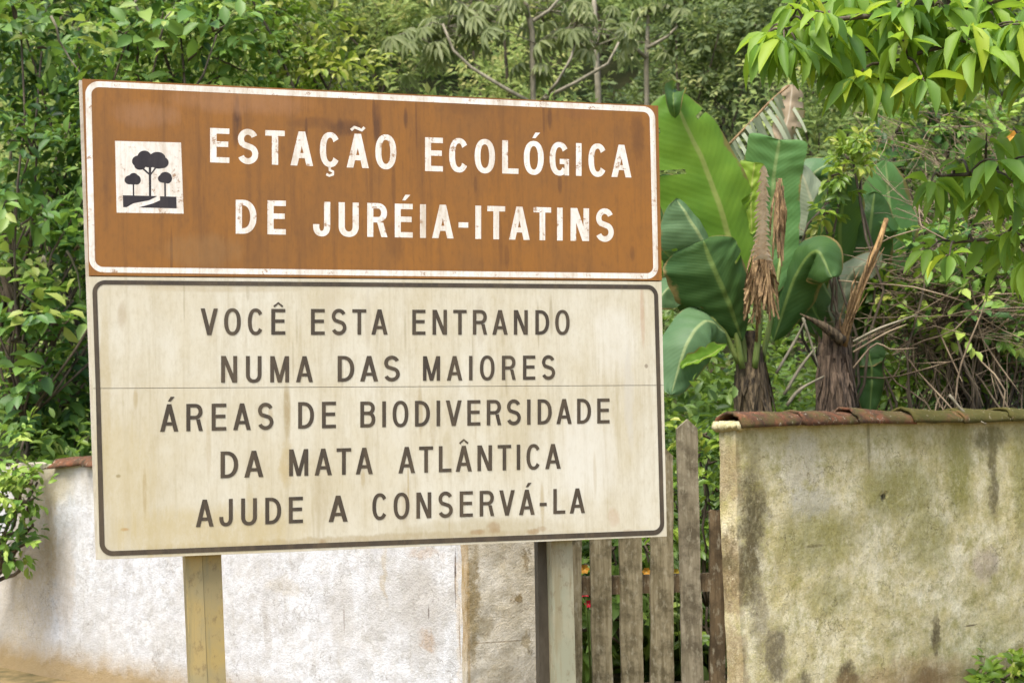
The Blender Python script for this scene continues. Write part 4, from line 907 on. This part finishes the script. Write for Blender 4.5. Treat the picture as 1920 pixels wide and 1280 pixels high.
def petiole(parent, pts, r0=.022, r1=.012, mat=None):
    m = MB(); m.tube(catmull([at(*p) for p in pts], 10), [r0 + (r1 - r0) * i / 10 for i in range(11)], 7); return m.build('petiole', mat or M['petiole'], parent, smooth=True)
petiole(ban, [(1400, 690, YB-.05), (1390, 620, YB-.06), (1372, 520, YB-.05), (1352, 420, YB-.04)])
petiole(ban, [(1392, 690, YB-.1), (1375, 600, YB-.16), (1345, 500, YB-.2)], .02)
petiole(ban, [(1415, 690, YB-.08), (1425, 600, YB-.1), (1432, 520, YB-.05)], .022)
petiole(ban, [(1425, 690, YB), (1445, 600, YB), (1465, 480, YB+.05)], .02)
petiole(ban, [(1385, 680, YB-.1), (1350, 610, YB-.15), (1310, 590, YB-.2)], .018)
# broad bright leaf, its tip rolled over
banana_leaf(ban, [(1392, 590, YB-.04), (1376, 480, YB-.05), (1350, 385, YB-.08), (1318, 300, YB-.1), (1282, 225, YB-.12), (1262, 172, YB-.1)], .34, .24, M['ban_bright'], (.1, -1, .25), .18, .10, (.18, .40), tears=(.55, .33, .74), seed=2.2, gap=.45, label='broad bright leaf')
banana_leaf(ban, [(1266, 222, YB-.2), (1263, 196, YB-.24), (1262, 176, YB-.19), (1263, 166, YB-.08)], .068, .072, M['ban_dark'], (0, -1, -.4), -.5, -.3, (.5, .6), n=16, rip=.004, name='leaf_tip', seed=4)  # dark green stands for the shaded hollow of the curl
# leaf with green blade and pale torn edge hanging from the rib
banana_leaf(ban, [(1438, 560, YB+.12), (1446, 440, YB+.14), (1450, 340, YB+.12), (1462, 262, YB+.08)], .19, .17, M['ban_mid'], (-.1, -1, .1), -.1, .1, (.12, .93), seed=6.1, rip=.012)
banana_leaf(ban, [(1410, 440, YB+.02), (1408, 370, YB+.03), (1415, 305, YB+.04)], .085, .06, M['ban_yellow'], (0, -1, .1), .1, .1, (.1, .95), seed=8.4, rip=.01)
# tattered strips hanging from an oblique rib
trm = MB(); rp = catmull([at(1462, 330, YB+.1), at(1395, 290, YB+.16), at(1368, 268, YB+.16)], 6)
ribp = catmull([at(1366, 272, YB+.2), at(1405, 232, YB+.2), at(1445, 190, YB+.2), at(1480, 160, YB+.18)], 16)
random.seed(21)
V, Fc, al, ac = [], [], [], []
for i in range(15):
    a, b_ = ribp[i], ribp[i+1].lerp(ribp[i], .12 + .25 * random.random()); Ls = (.30 if i < 3 else .42 if i < 11 else .26) * random.uniform(.75, 1.15)
    dr = Vector((.38 + .12 * random.random(), -.15 + .2 * random.random(), -.85)); nseg = 6; b0 = len(V)
    for k in range(nseg + 1):
        t = k / nseg; sh = 1 - .75 * max(0, t - .55) ** 1.2
        o = dr * Ls * t + Vector((0, .05 * math.sin(t * 3 + i), -.08 * t * t)); c_ = (a + b_) / 2
        V += [c_ + (a - c_) * sh + o, c_ + (b_ - c_) * sh + o]; al += [i / 15, (i + .9) / 15]; ac += [-(.1 + .9 * t)] * 2
    for k in range(nseg): q = b0 + 2 * k; Fc.append((q, q+1, q+3, q+2))
o = np_mesh('leaf', np.array([tuple(v) for v in V]), np.array(Fc), M['ban_pale'], ban, {'along': np.array(al), 'across': np.array(ac)}); o['label'] = 'pale torn leaf in strips'
m = MB(); m.tube(ribp, [.008] * 17, 5); m.build('leaf_rib', M['fibre'], o, smooth=True)
banana_leaf(ban, [(1462, 270, YB+.16), (1478, 220, YB+.18), (1486, 158, YB+.2)], .08, .10, M['ban_dry'], (0, -1, .2), .3, .3, (.2, .8), tears=(.3, .45, .6, .75), n=20, seed=12)
# dead leaf hanging: folded rib and shredded skirt
m = MB(); random.seed(4)
for k in range(19):                                   # folded blade: pointed flaps left and right of the rib
    t = k / 18
    for side in (-1, 1):
        c = at(1432 - 4 * t, 316 + 165 * t, YB - .34 - .03 * t); wd = (.030 + .034 * t) * random.uniform(.75, 1.2); h = .017
        m.add([c + Vector((0, -.012, h)), c + Vector((side * wd * .55, .0, h * .2)), c + Vector((side * wd, .012, -h * 1.5 + random.gauss(0, .004))), c + Vector((side * wd * .35, .02, -h * .9)), c + Vector((0, .01, -h * .7))], [(0, 1, 2, 3, 4)])
M['dry_rib'] = plain('dry_pale_rib', (0.78, 0.68, 0.54), (0.60, 0.48, 0.34), 20, .8, .2)
dead = m.build('dead_leaf', M['dry_rib'], ban); dead['label'] = 'brown dead leaf hanging folded'
for nm, x0, x1, y0, y1, n_ in (('leaf_skirt', 1395, 1460, 450, 600, 90), ('leaf_fold', 1444, 1468, 330, 500, 16)):
    m = MB()
    for k in range(n_):
        xa = random.uniform(.3, .7) if nm == 'leaf_skirt' else random.uniform(.35, 1); xb = min(1, max(0, xa + random.gauss(0, .33)))
        ya = y0 + random.uniform(0, .25) * (y1 - y0); yb = y0 + random.uniform(.55, 1.05) * (y1 - y0); yo = YB - (.26 if nm == 'leaf_skirt' else .17) + random.uniform(-.06, .08)
        pts = catmull([at(x0 + (x1 - x0) * xa, ya, yo), at(x0 + (x1 - x0) * (xa + xb) / 2 + random.gauss(0, 5), (ya + yb) / 2, yo - .03), at(x0 + (x1 - x0) * xb, yb, yo + random.uniform(-.05, .05))], 5)
        wd = random.uniform(.003, .012); b0 = []
        for i, p in enumerate(pts): q = wd * (1 - .8 * abs(i / 5 - .4)); b0 += [p + Vector((-q, random.uniform(-.01, .01), 0)), p + Vector((q, random.uniform(-.01, .01), 0))]
        m.add(b0, [(2*i, 2*i+1, 2*i+3, 2*i+2) for i in range(5)])
    m.build(nm, M['fibre'], dead)
m = MB(); m.tube(catmull([at(1432, 312, YB-.3), at(1430, 400, YB-.34), at(1425, 500, YB-.3), at(1418, 640, YB-.12)], 8), .009, 5); m.build('leaf_rib', M['fibre'], dead, smooth=True)
# lower leaves
banana_leaf(ban, [(1386, 610, YB-.12), (1362, 540, YB-.2), (1335, 480, YB-.26), (1300, 420, YB-.3), (1268, 372, YB-.28)], .20, .16, M['ban_blue'], (.1, -1, .4), .75, .5, (.2, .6), tears=(.35, .6), seed=3.7)
banana_leaf(ban, [(1392, 640, YB-.14), (1368, 570, YB-.24), (1340, 505, YB-.3), (1318, 450, YB-.3)], .27, .24, M['ban_dark'], (0, -1, .2), .45, .3, (.35, .7), tears=(.3, .52), seed=5.2)
banana_leaf(ban, [(1372, 640, YB-.1), (1330, 600, YB-.3), (1290, 640, YB-.42), (1258, 740, YB-.45)], .16, .17, M['ban_blue'], (.1, -1, .7), .35, .25, (.2, .6), seed=9.2)
banana_leaf(ban, [(1362, 645, YB-.3), (1325, 668, YB-.42), (1275, 688, YB-.45)], .055, .05, M['ban_bright'], (0, -.8, .9), -.5, -.3, (.3, .6), n=22, seed=7.7)
banana_leaf(ban, [(1372, 620, YB+.1), (1320, 560, YB+.15), (1270, 530, YB+.1), (1225, 570, YB)], .13, .13, M['ban_blue'], (0, -1, .7), .5, .4, (.2, .6), seed=10.2, tears=(.5,))
banana_leaf(ban, [(1340, 520, YB+.3), (1290, 440, YB+.3), (1255, 380, YB+.3), (1235, 330, YB+.3)], .2, .2, M['ban_dark'], (0, -1, .3), .3, .3, (.2, .6), seed=15.2)
banana_leaf(ban, [(1380, 600, YB+.3), (1330, 500, YB+.34), (1300, 400, YB+.4)], .25, .25, M['ban_dark'], (0, -1, .3), .3, .3, (.2, .6), seed=16.2)
banana_leaf(ban, [(1450, 640, YB+.1), (1490, 520, YB+.05), (1530, 470, YB-.05), (1560, 520, YB-.15)], .16, .16, M['ban_dark'], (-.2, -1, .5), .5, .4, (.2, .6), seed=17)

# cut stump with a dry stalk, and its sucker leaves
Y2 = 8.75
b2 = at(1562, 900, Y2); b2.z = 0
ban2 = empty('banana_plant', b2, label='cut brown banana stump with a leaning orange stalk above the mossy coping', cat='banana plant')
stem(ban2, [(1568, 1150, Y2), (1568, 880, Y2), (1562, 768, Y2), (1562, 690, Y2), (1562, 640, Y2)], [.125, .12, .108, .10, .09], 'pseudostem', M['ban_stem2'], 70, 9)
m = MB(); m.tube(catmull([at(1578, 650, Y2-.05), at(1592, 600, Y2-.08), at(1622, 520, Y2-.1), at(1648, 455, Y2-.1), at(1662, 410, Y2-.08)], 10), [.032 - .0018 * i for i in range(11)], 8); m.build('stalk', M['stalk'], ban2, smooth=True)
m = MB(); m.tube(catmull([at(1580, 640, Y2-.12), at(1545, 612, Y2-.16), at(1500, 588, Y2-.18)], 8), [.035, .034, .033, .03, .026, .02, .014, .008, .003], 7); m.build('dry_sheath', M['ban_stem'], ban2, smooth=True)
m = MB(); random.seed(44)
for k in range(26):                                   # torn sheath ends round the cut
    an = 2 * math.pi * k / 26 + random.uniform(-.1, .1); d = Vector((math.cos(an), math.sin(an), 0)); tg = Vector((-d.y, d.x, 0)); c = at(1562, 648, Y2) + d * random.uniform(.05, .105)
    h = random.choice([.05, .08, .12, .2]) * random.uniform(.7, 1.2); wd = random.uniform(.012, .03); ln = random.uniform(-.03, .06)
    m.add([c - tg * wd - Vector((0, 0, .08)), c + tg * wd - Vector((0, 0, .08)), c + tg * wd * .8 + d * ln * .4 + Vector((0, 0, h * .5)), c - tg * wd * .8 + d * ln * .4 + Vector((0, 0, h * .6)), c + tg * random.uniform(-.02, .02) + d * ln + Vector((0, 0, h))], [(0, 1, 2, 3), (3, 2, 4)])
m.build('torn_sheath', M['ban_stem2'], ban2)
m = MB()
for k in range(14):                                   # frayed fibre along the stalk
    t0 = random.uniform(.05, .8); P_ = catmull([at(1578, 650, Y2-.05), at(1592, 600, Y2-.08), at(1622, 520, Y2-.1), at(1648, 455, Y2-.1), at(1662, 410, Y2-.08)], 20); i0 = int(t0 * 14)
    o = Vector((random.uniform(-.035, .02), -.03, 0)); m.tube([P_[i0] + o * .8, P_[i0 + 2] + o, P_[i0 + 4] + o * random.uniform(1, 2.4), P_[min(20, i0 + 6)] + o * random.uniform(1, 3.5)], [.006, .007, .005, .002], 4)
m.build('stalk_fibre', M['fibre'], ban2)
b3 = at(1600, 900, 9.3); b3.z = 0
ban3 = empty('banana_plant', b3, label='dark leaved banana plant behind the cut stump', cat='banana plant')
stem(ban3, [(1612, 1150, 9.3), (1612, 900, 9.3), (1608, 760, 9.3), (1600, 640, 9.3)], [.13, .12, .11, .06], 'pseudostem', M['ban_stem'], 16, 5)
Y3 = 9.3
for a in [([(1600, 640, Y3), (1590, 540, Y3-.1), (1575, 440, Y3-.2), (1590, 330, Y3-.3)], .20, .18, 'ban_dark', (0, -1, .2), .3, .3, ()),
          ([(1600, 640, Y3), (1560, 560, Y3-.2), (1520, 500, Y3-.3), (1490, 500, Y3-.35)], .12, .14, 'ban_blue', (0, -1, .8), .5, .4, (.5,)),
          ([(1605, 640, Y3), (1620, 540, Y3-.1), (1630, 440, Y3-.15), (1640, 360, Y3-.1)], .18, .2, 'ban_dark', (0, -1, .3), .3, .3, (.4,)),
          ([(1595, 640, Y3+.1), (1560, 500, Y3+.1), (1530, 400, Y3+.1), (1500, 310, Y3+.1)], .2, .17, 'ban_pale', (0, -1, .5), .4, .3, (.3, .5, .65)),
          ([(1590, 640, Y3-.1), (1540, 600, Y3-.3), (1510, 560, Y3-.35), (1480, 600, Y3-.4)], .10, .10, 'ban_dark', (0, -1, .7), .4, .4, ()),
          ([(1600, 620, Y3), (1585, 580, Y3-.2), (1590, 520, Y3-.25), (1650, 470, Y3-.3)], .10, .12, 'ban_pale', (0, -1, .5), .3, .3, ()),
          ([(1605, 700, Y3-.1), (1625, 660, Y3-.25), (1635, 700, Y3-.3), (1630, 780, Y3-.3)], .10, .10, 'ban_dark', (0, -1, .5), .4, .3, ()),
          ([(1600, 640, Y3+.2), (1650, 540, Y3+.2), (1670, 430, Y3+.2), (1660, 300, Y3+.2)], .2, .2, 'ban_mid', (0, -1, .3), .3, .3, (.5,)),
          ([(1600, 640, Y3+.2), (1550, 440, Y3+.3), (1520, 340, Y3+.3), (1560, 300, Y3+.2)], .14, .14, 'ban_blue', (0, -1, .6), .3, .3, (.5, .7))]:
    banana_leaf(ban3, a[0], a[1], a[2], M[a[3]], a[4], a[5], a[6], (.2, .65), a[7], seed=random.uniform(0, 30))

# ================================================================== THICKET AT THE RIGHT
def shrub(name, base_px, Y, clumps, mat, label, L, W, T=T_MID, dens=1.0, K=7, span=.25, droop=.25, cat='shrub', r=.03):
    b = at(*base_px, Y); b.z = 0 if Y < 13.5 else hill_z(b.x, b.y)
    return leafy_tree(name, b, clumps, mat, label, cat, L, W, T, dens, .45, r, K, span, None, droop)
random.seed(31)
shrub('leafy_shrub', (1800, 900), 10.6, jit([(1680,250),(1740,230),(1800,260),(1870,240),(1700,330),(1780,340),(1860,330),(1930,300),(1940,220),(1660,300),(1820,410),(1900,420),(1980,360),(1720,420)], 10.6, .5, 46, .5),
      M['leaf_left'], 'mid green leafy shrub under the overhanging branch, right of the banana leaves', .13, .07, dens=.75)
shrub('rosette_shrub', (1590, 900), 8.95, [(1590, 300, 8.9, 26, 1.2, .75), (1560, 330, 8.9, 18, .9, .6), (1550, 400, 8.9, 20, 1.1, .75), (1540, 455, 8.9, 16, 1, .65), (1620, 280, 8.9, 18, 1, .7), (1575, 360, 8.95, 18, .8, .55), (1600, 260, 8.95, 14, .8, .6)],
      M['leaf_bright'], 'bright green shrub with small rosettes in front of the dark banana leaves', .085, .04, dens=1.6, span=.1, K=8, r=.02)
shrub('leafy_shrub', (1680, 900), 9.2, [(1660, 530, 9.1, 26, 1.0, .6), (1690, 560, 9.1, 20, 1, .65), (1640, 560, 9.15, 20, .9, .5), (1720, 600, 9.2, 20, .7, .55), (1690, 700, 9.3, 34, .9, .55), (1650, 740, 9.3, 26, .9, .5), (1740, 730, 9.3, 30, .8, .5), (1800, 750, 9.4, 26, .8, .4)],
      M['leaf_bright'], 'small bright bush right of the leaning stalk above the coping', .10, .055, dens=1.0, span=.18, r=.02)
shrub('leafy_shrub', (1890, 900), 9.8, jit([(1850,690),(1900,650),(1950,700),(1820,640),(1880,740),(1780,690),(1930,580),(1860,560)], 9.9, .4, 44, .25),
      M['leaf_under'], 'dark shaded bush behind the right end of the coping', .11, .06, dens=.7)  # low tint puts this bush's shade into its leaf colour
# tangle of dry vines
random.seed(13); m = MB()
def vine(x0, y0, x1, y1, Y, sag, r):
    a, c = at(x0, y0, Y), at(x1, y1, Y + random.uniform(-.5, .5)); mid = (a + c) / 2 + Vector((random.gauss(0, .05), random.gauss(0, .08), -sag)); q = (a + mid) / 2 + Vector((random.gauss(0, .025), random.gauss(0, .03), random.gauss(0, .03)))
    m.tube(catmull([a, q, mid, c], 6), [r] * 6 + [r * .4], 4, False)
    for k_ in range(2):
        t0 = a.lerp(c, random.uniform(.3, .8)) + Vector((0, 0, -sag * .8)); m.tube([t0, t0 + Vector((random.gauss(0, .09), random.gauss(0, .07), random.gauss(-.02, .08)))], [r * .6, r * .3], 3, False)
for k in range(520):
    cx, cy = random.gauss(1810, 100), random.gauss(560, 62); an = random.gauss(-.2, .38); ln = random.uniform(50, 170)
    vine(cx - ln * math.cos(an), cy - ln * math.sin(an), cx + ln * math.cos(an), cy + ln * math.sin(an), random.uniform(8.9, 10.3), random.uniform(-.04, .08), random.choice([.0016, .0022, .0032, .0045]))
for k in range(170):
    cx, cy = random.uniform(1640, 1940), random.uniform(230, 470); an = random.gauss(.5, .6); ln = random.uniform(40, 120)
    vine(cx - ln * math.cos(an), cy - ln * math.sin(an), cx + ln * math.cos(an), cy + ln * math.sin(an), random.uniform(9.2, 10.4), random.uniform(-.05, .08), random.choice([.0015, .002, .003]))
for k in range(90):
    cx, cy = random.uniform(1700, 1940), random.uniform(620, 770); an = random.gauss(1.4, .4); ln = random.uniform(50, 120)
    vine(cx - ln * math.cos(an), cy - ln * math.sin(an), cx + ln * math.cos(an), cy + ln * math.sin(an), random.uniform(8.9, 9.8), .02, random.choice([.002, .003, .006]))
tag(m.build('dry_vine_tangle', M['twig'], smooth=True), 'tangle of dry brown vines and twigs behind the mossy wall', 'vines', kind='stuff')
lvt = [(random.uniform(1680, 1940), random.uniform(430, 660), 9.0 + random.uniform(-.2, .6), random.uniform(12, 26), random.uniform(.35, .8), random.uniform(.3, .7)) for _ in range(34)]
bz = at(1830, 900, 9.1); bz.z = 0
leafy_tree('climbing_vine', bz, lvt, M['leaf_left'], 'leafy green climber scrambling through the brown twig tangle at the right', 'vine', .11, .06, T_MID, .9, .5, .02, 6, .2)
# loose dry canes around the stumps
for pts, r, lab in [([(1470, 740), (1500, 690), (1530, 650)], .010, 'pale cane leaning between the two banana stems, lower one'), ([(1455, 700), (1490, 640), (1510, 600)], .009, 'pale cane leaning between the two banana stems, upper one'),
               ([(1475, 760), (1500, 730), (1545, 705)], .011, 'thick pale cane lying low against the banana stump'), ([(1600, 640), (1650, 615), (1720, 590)], .008, 'straight dry cane rising right of the banana stump'),
               ([(1600, 660), (1660, 625), (1700, 608)], .007, 'second dry cane just below the straight one right of the stump'), ([(1505, 595), (1520, 640), (1535, 690)], .008, 'thin cane pointing down from the tip of the dark sheath'),
               ([(1600, 690), (1640, 645), (1672, 655), (1720, 652)], .006, 'curved cane bending right from the stump'), ([(1790, 770), (1800, 690), (1835, 600), (1850, 560)], .006, 'slim upright cane before the dark thicket'),
               ([(1780, 740), (1810, 775), (1850, 795)], .008, 'bent cane fallen across the mossy coping')]:
    m = MB(); YY = 8.55 if 'coping' not in lab else 8.0
    m.tube(catmull([at(*p, YY) for p in pts], 8), [r] * 5 + [r * .8, r * .7, r * .6, r * .4], 6)
    tag(m.build('dry_cane', M['twig'] if r < .008 else M['pale_bark'], smooth=True), lab, 'cane', 'dry canes around the banana stems')

# ================================================================== OVERHANGING TREE (upper right, close)
YO = 6.3; random.seed(8)
bo = at(2250, 900, 7.4); bo.z = 0
over = empty('overhanging_tree', bo, label='tree with big drooping lance shaped leaves hanging in from the upper right corner', cat='tree')
tm = MB(); tp = [bo - Vector((0, 0, .1)), at(2240, 500, 7.3), at(2200, 100, 7.1), at(2150, -250, 6.9)]; tm.tube(catmull(tp, 10), [.10 - .005 * i for i in range(11)], 9); tm.build('trunk', M['bark'], over, smooth=True)
br = MB(); lv = Leaves(T_LANCE)
mains = [[at(2170, -120, 7), at(1950, -20, 6.5), at(1750, 20, YO), at(1580, 35, YO-.1), at(1470, 55, YO-.1)], [at(2180, -60, 7), at(1980, 60, 6.5), at(1800, 80, YO), at(1660, 120, YO)],
         [at(2170, -150, 7), at(1900, -90, 6.4), at(1650, -60, YO), at(1520, -20, YO)], [at(2200, 200, 7), at(2000, 270, 6.6), at(1860, 320, 6.5), at(1760, 330, 6.5)], [at(2200, 300, 7), at(2020, 400, 6.7), at(1900, 440, 6.6), at(1790, 455, 6.6)]]
for p in mains: br.tube(catmull(p, 10), [.028 - .0023 * i for i in range(11)], 6)
cl = [(1440,62),(1480,40),(1500,95),(1530,45),(1545,90),(1590,70),(1560,10),(1615,100),(1640,50),(1650,140),(1690,75),(1700,10),(1720,110),(1750,50),(1780,95),(1770,10),(1820,50),(1840,100),(1870,20),(1890,80),(1915,40),(1920,110),(1600,0),(1500,0),(1650,-20),(1830,-10),(1720,-30),(1565,130),(1600,150),(1690,130),(1470,75),(1940,60),(1950,140),(1960,10),(1740,140),(1800,130)]
cl += [(x + random.uniform(-26, 26), y + random.uniform(-26, 22)) for x, y in cl]
cl2 = [(1745,345),(1790,325),(1830,340),(1870,300),(1910,350),(1800,300),(1945,300),(1780,480),(1815,450),(1880,455),(1910,430),(1940,490),(1740,470),(1960,400),(1850,250),(1900,240),(1770,360),(1890,490),(1900,380),(1850,360)]
allm = [q for p in mains for q in catmull(p, 10)]
for i, (px, py) in enumerate(cl + cl2):
    lo = i >= len(cl); c = at(px, py, (6.5 if lo else YO) + random.uniform(-.28, .28)); nr = min(allm, key=lambda q: (q - c).length)
    br.tube(catmull([nr, (nr + c) / 2 + Vector((0, 0, .03)), c], 5), [.008, .007, .006, .005, .004, .003], 5)
    n = random.randint(6, 10); P, D, N, L_, W_, t_ = [], [], [], [], [], []
    axis = (c - nr).normalized() if (c - nr).length > .05 else Vector((-1, 0, 0))
    for k in range(n):
        an = 2 * math.pi * k / n + random.uniform(-.3, .3); o = Vector((math.cos(an), math.sin(an) * .9, 0))
        d = o * random.uniform(.4, 1.0) + axis * .25 + Vector((0, 0, -.7 + random.gauss(.1, .4))); P.append(c + o * .02 - axis * .05 * random.random()); D.append(d); N.append(Vector((random.gauss(0, .35), -.45 + random.gauss(0, .35), .9)) + o * .5)
        l = random.choice([random.uniform(.09, .14), random.uniform(.14, .23), random.uniform(.14, .23)]) * (.95 if lo else 1.0); L_.append(l); W_.append(l * random.uniform(.27, .40)); t_.append((.56 if not lo else .52) + random.gauss(0, .18) + (.30 if random.random() < .09 and not lo else 0))
    lv.add(np.array(P), np.array(D), np.array(N), np.array(L_), np.array(W_), np.array(t_))
br.build('branch', M['bark'], over, smooth=True); lv.build('crown', M['leaf_over'], over)

# ================================================================== UNDERGROWTH, FLOWERS, WEEDS
random.seed(17); lu = Leaves(T_MID)
for k in range(330):
    px = random.uniform(980, 2000) if k < 240 else random.uniform(-150, 900); Y = random.uniform(9.6, 13.2); p = at(px, 700, Y); h = abs(random.gauss(.0, .5)) + .25
    r = random.uniform(.25, .5); P, D = clump_points((p.x, p.y, h), (r, r, h * .9), int(26 * r / .3), .4, .6)
    lu.sprigs(P, D, 6, .22, .12, .06, np.clip(.42 + rng.normal(size=len(P)) * .15, 0, 1), .2)
for k in range(60):
    px = random.uniform(1030, 1420); Y = random.uniform(8.1, 9.6); p = at(px, 700, Y); h = abs(random.gauss(.1, .35)) + .2
    r = random.uniform(.2, .38); P, D = clump_points((p.x, p.y, h), (r, r, h * .9), 26, .4, .6)
    lu.sprigs(P, D, 6, .2, .11, .055, np.clip(.36 + rng.normal(size=len(P)) * .15, 0, 1), .2)
tag(lu.build('undergrowth', M['leaf_under']), 'low green undergrowth filling the garden behind the gate and walls', 'undergrowth', kind='stuff')
shrub('garden_plant', (1200, 1000), 7.75, [(1100, 1060, 7.7, 30, .8, .4), (1150, 1030, 7.8, 34, .8, .4), (1210, 1020, 7.8, 34, .8, .4), (1150, 1160, 7.8, 40, .6, .35), (1220, 1180, 7.8, 40, .6, .35), (1100, 1180, 7.8, 36, .6, .35)],
      M['leaf_under'], 'dark leafy garden plant seen through the gaps of the picket gate', .11, .06, dens=.7, span=.18, r=.015)
shrub('fern_bush', (1325, 1000), 7.7, [(1320, 815, 7.65, 20, 1.1, .8), (1345, 830, 7.65, 18, 1, .75), (1330, 870, 7.65, 22, 1, .6), (1345, 920, 7.65, 20, .9, .5), (1325, 960, 7.7, 20, .8, .42), (1260, 930, 7.7, 18, .7, .4), (1340, 1040, 7.7, 24, .8, .4), (1262, 1010, 7.7, 18, .7, .35), (1340, 1180, 7.7, 28, .8, .5)],
      M['leaf_bright'], 'bright green bush between the tallest picket and the mossy wall', .075, .045, dens=1.3, span=.12, r=.012)
def petal_mat(name, c): return plain(name, c, tuple(x * .8 for x in c), 20, .5, .3, bump=.05)
M['red'] = petal_mat('red_petal', (0.65, 0.025, 0.05)); M['orange'] = petal_mat('orange_petal', (0.62, 0.30, 0.04)); M['yellow'] = petal_mat('yellow_petal', (0.7, 0.5, 0.06))
def flower(px, py, Y, r, mat, label, group):
    c = at(px, py, Y); b = c.copy(); root = empty('flower', Vector((c.x, c.y, 0)), label=label, cat='flower', group=group)
    m = MB(); m.tube([Vector((c.x + .03, c.y + .05, 0)), c + Vector((.01, .03, -.2)), c], [.004, .003, .003], 5); m.build('stem', M['petiole'], root, smooth=True)
    m = MB()
    for k in range(6):
        a = 2 * math.pi * k / 6; o = Vector((math.cos(a), -.35, math.sin(a))); t = Vector((-math.sin(a), 0, math.cos(a)))
        m.add([c, c + o * r * .6 + t * r * .45, c + o * r, c + o * r * .6 - t * r * .45], [(0, 1, 2, 3)])
    m.build('petals', mat, root)
flower(1097, 1108, 7.3, .030, M['red'], 'larger red flower seen through the first gap of the picket gate', None)
flower(1103, 1131, 7.35, .022, M['red'], 'smaller red flower just below the larger red one behind the gate', None)
flower(1096, 1066, 7.35, .026, M['orange'], 'orange flower above the red flowers behind the gate', None)
flower(1212, 1071, 7.4, .024, M['orange'], 'orange flower in the third gap of the picket gate', None)
flower(1266, 1073, 7.3, .024, M['yellow'], 'yellow flower left of the tallest grey picket', None)
flower(1898, 256, 9.4, .045, M['orange'], 'orange blossom high in the thicket at the right edge', None)
# weeds at the foot of the right wall
random.seed(3)
for px, py, s_, lab in [(1905, 1262, 1.0, 'leafy green weed at the foot of the mossy wall in the lower right corner'), (1855, 1285, .8, 'smaller weed left of the corner weed at the mossy wall foot')]:
    Yw = RW.pt(RW.uv(px, 1200)[0], 0, 0).y - .22; b = at(px, py + 60, Yw); b.z = 0
    leafy_tree('weed', b, [(px, py + 10, Yw, 26 * s_, 1, .55), (px + 28, py - 15, Yw, 22 * s_, 1, .6), (px - 28, py + 15, Yw, 22 * s_, 1, .55), (px + 45, py + 20, Yw, 26 * s_, 1, .5), (px, py + 45, Yw, 34 * s_, 1, .45)], M['leaf_bright'], lab, 'weed', .08, .05, T_MID, 1.2, .4, .006, 6, .12)
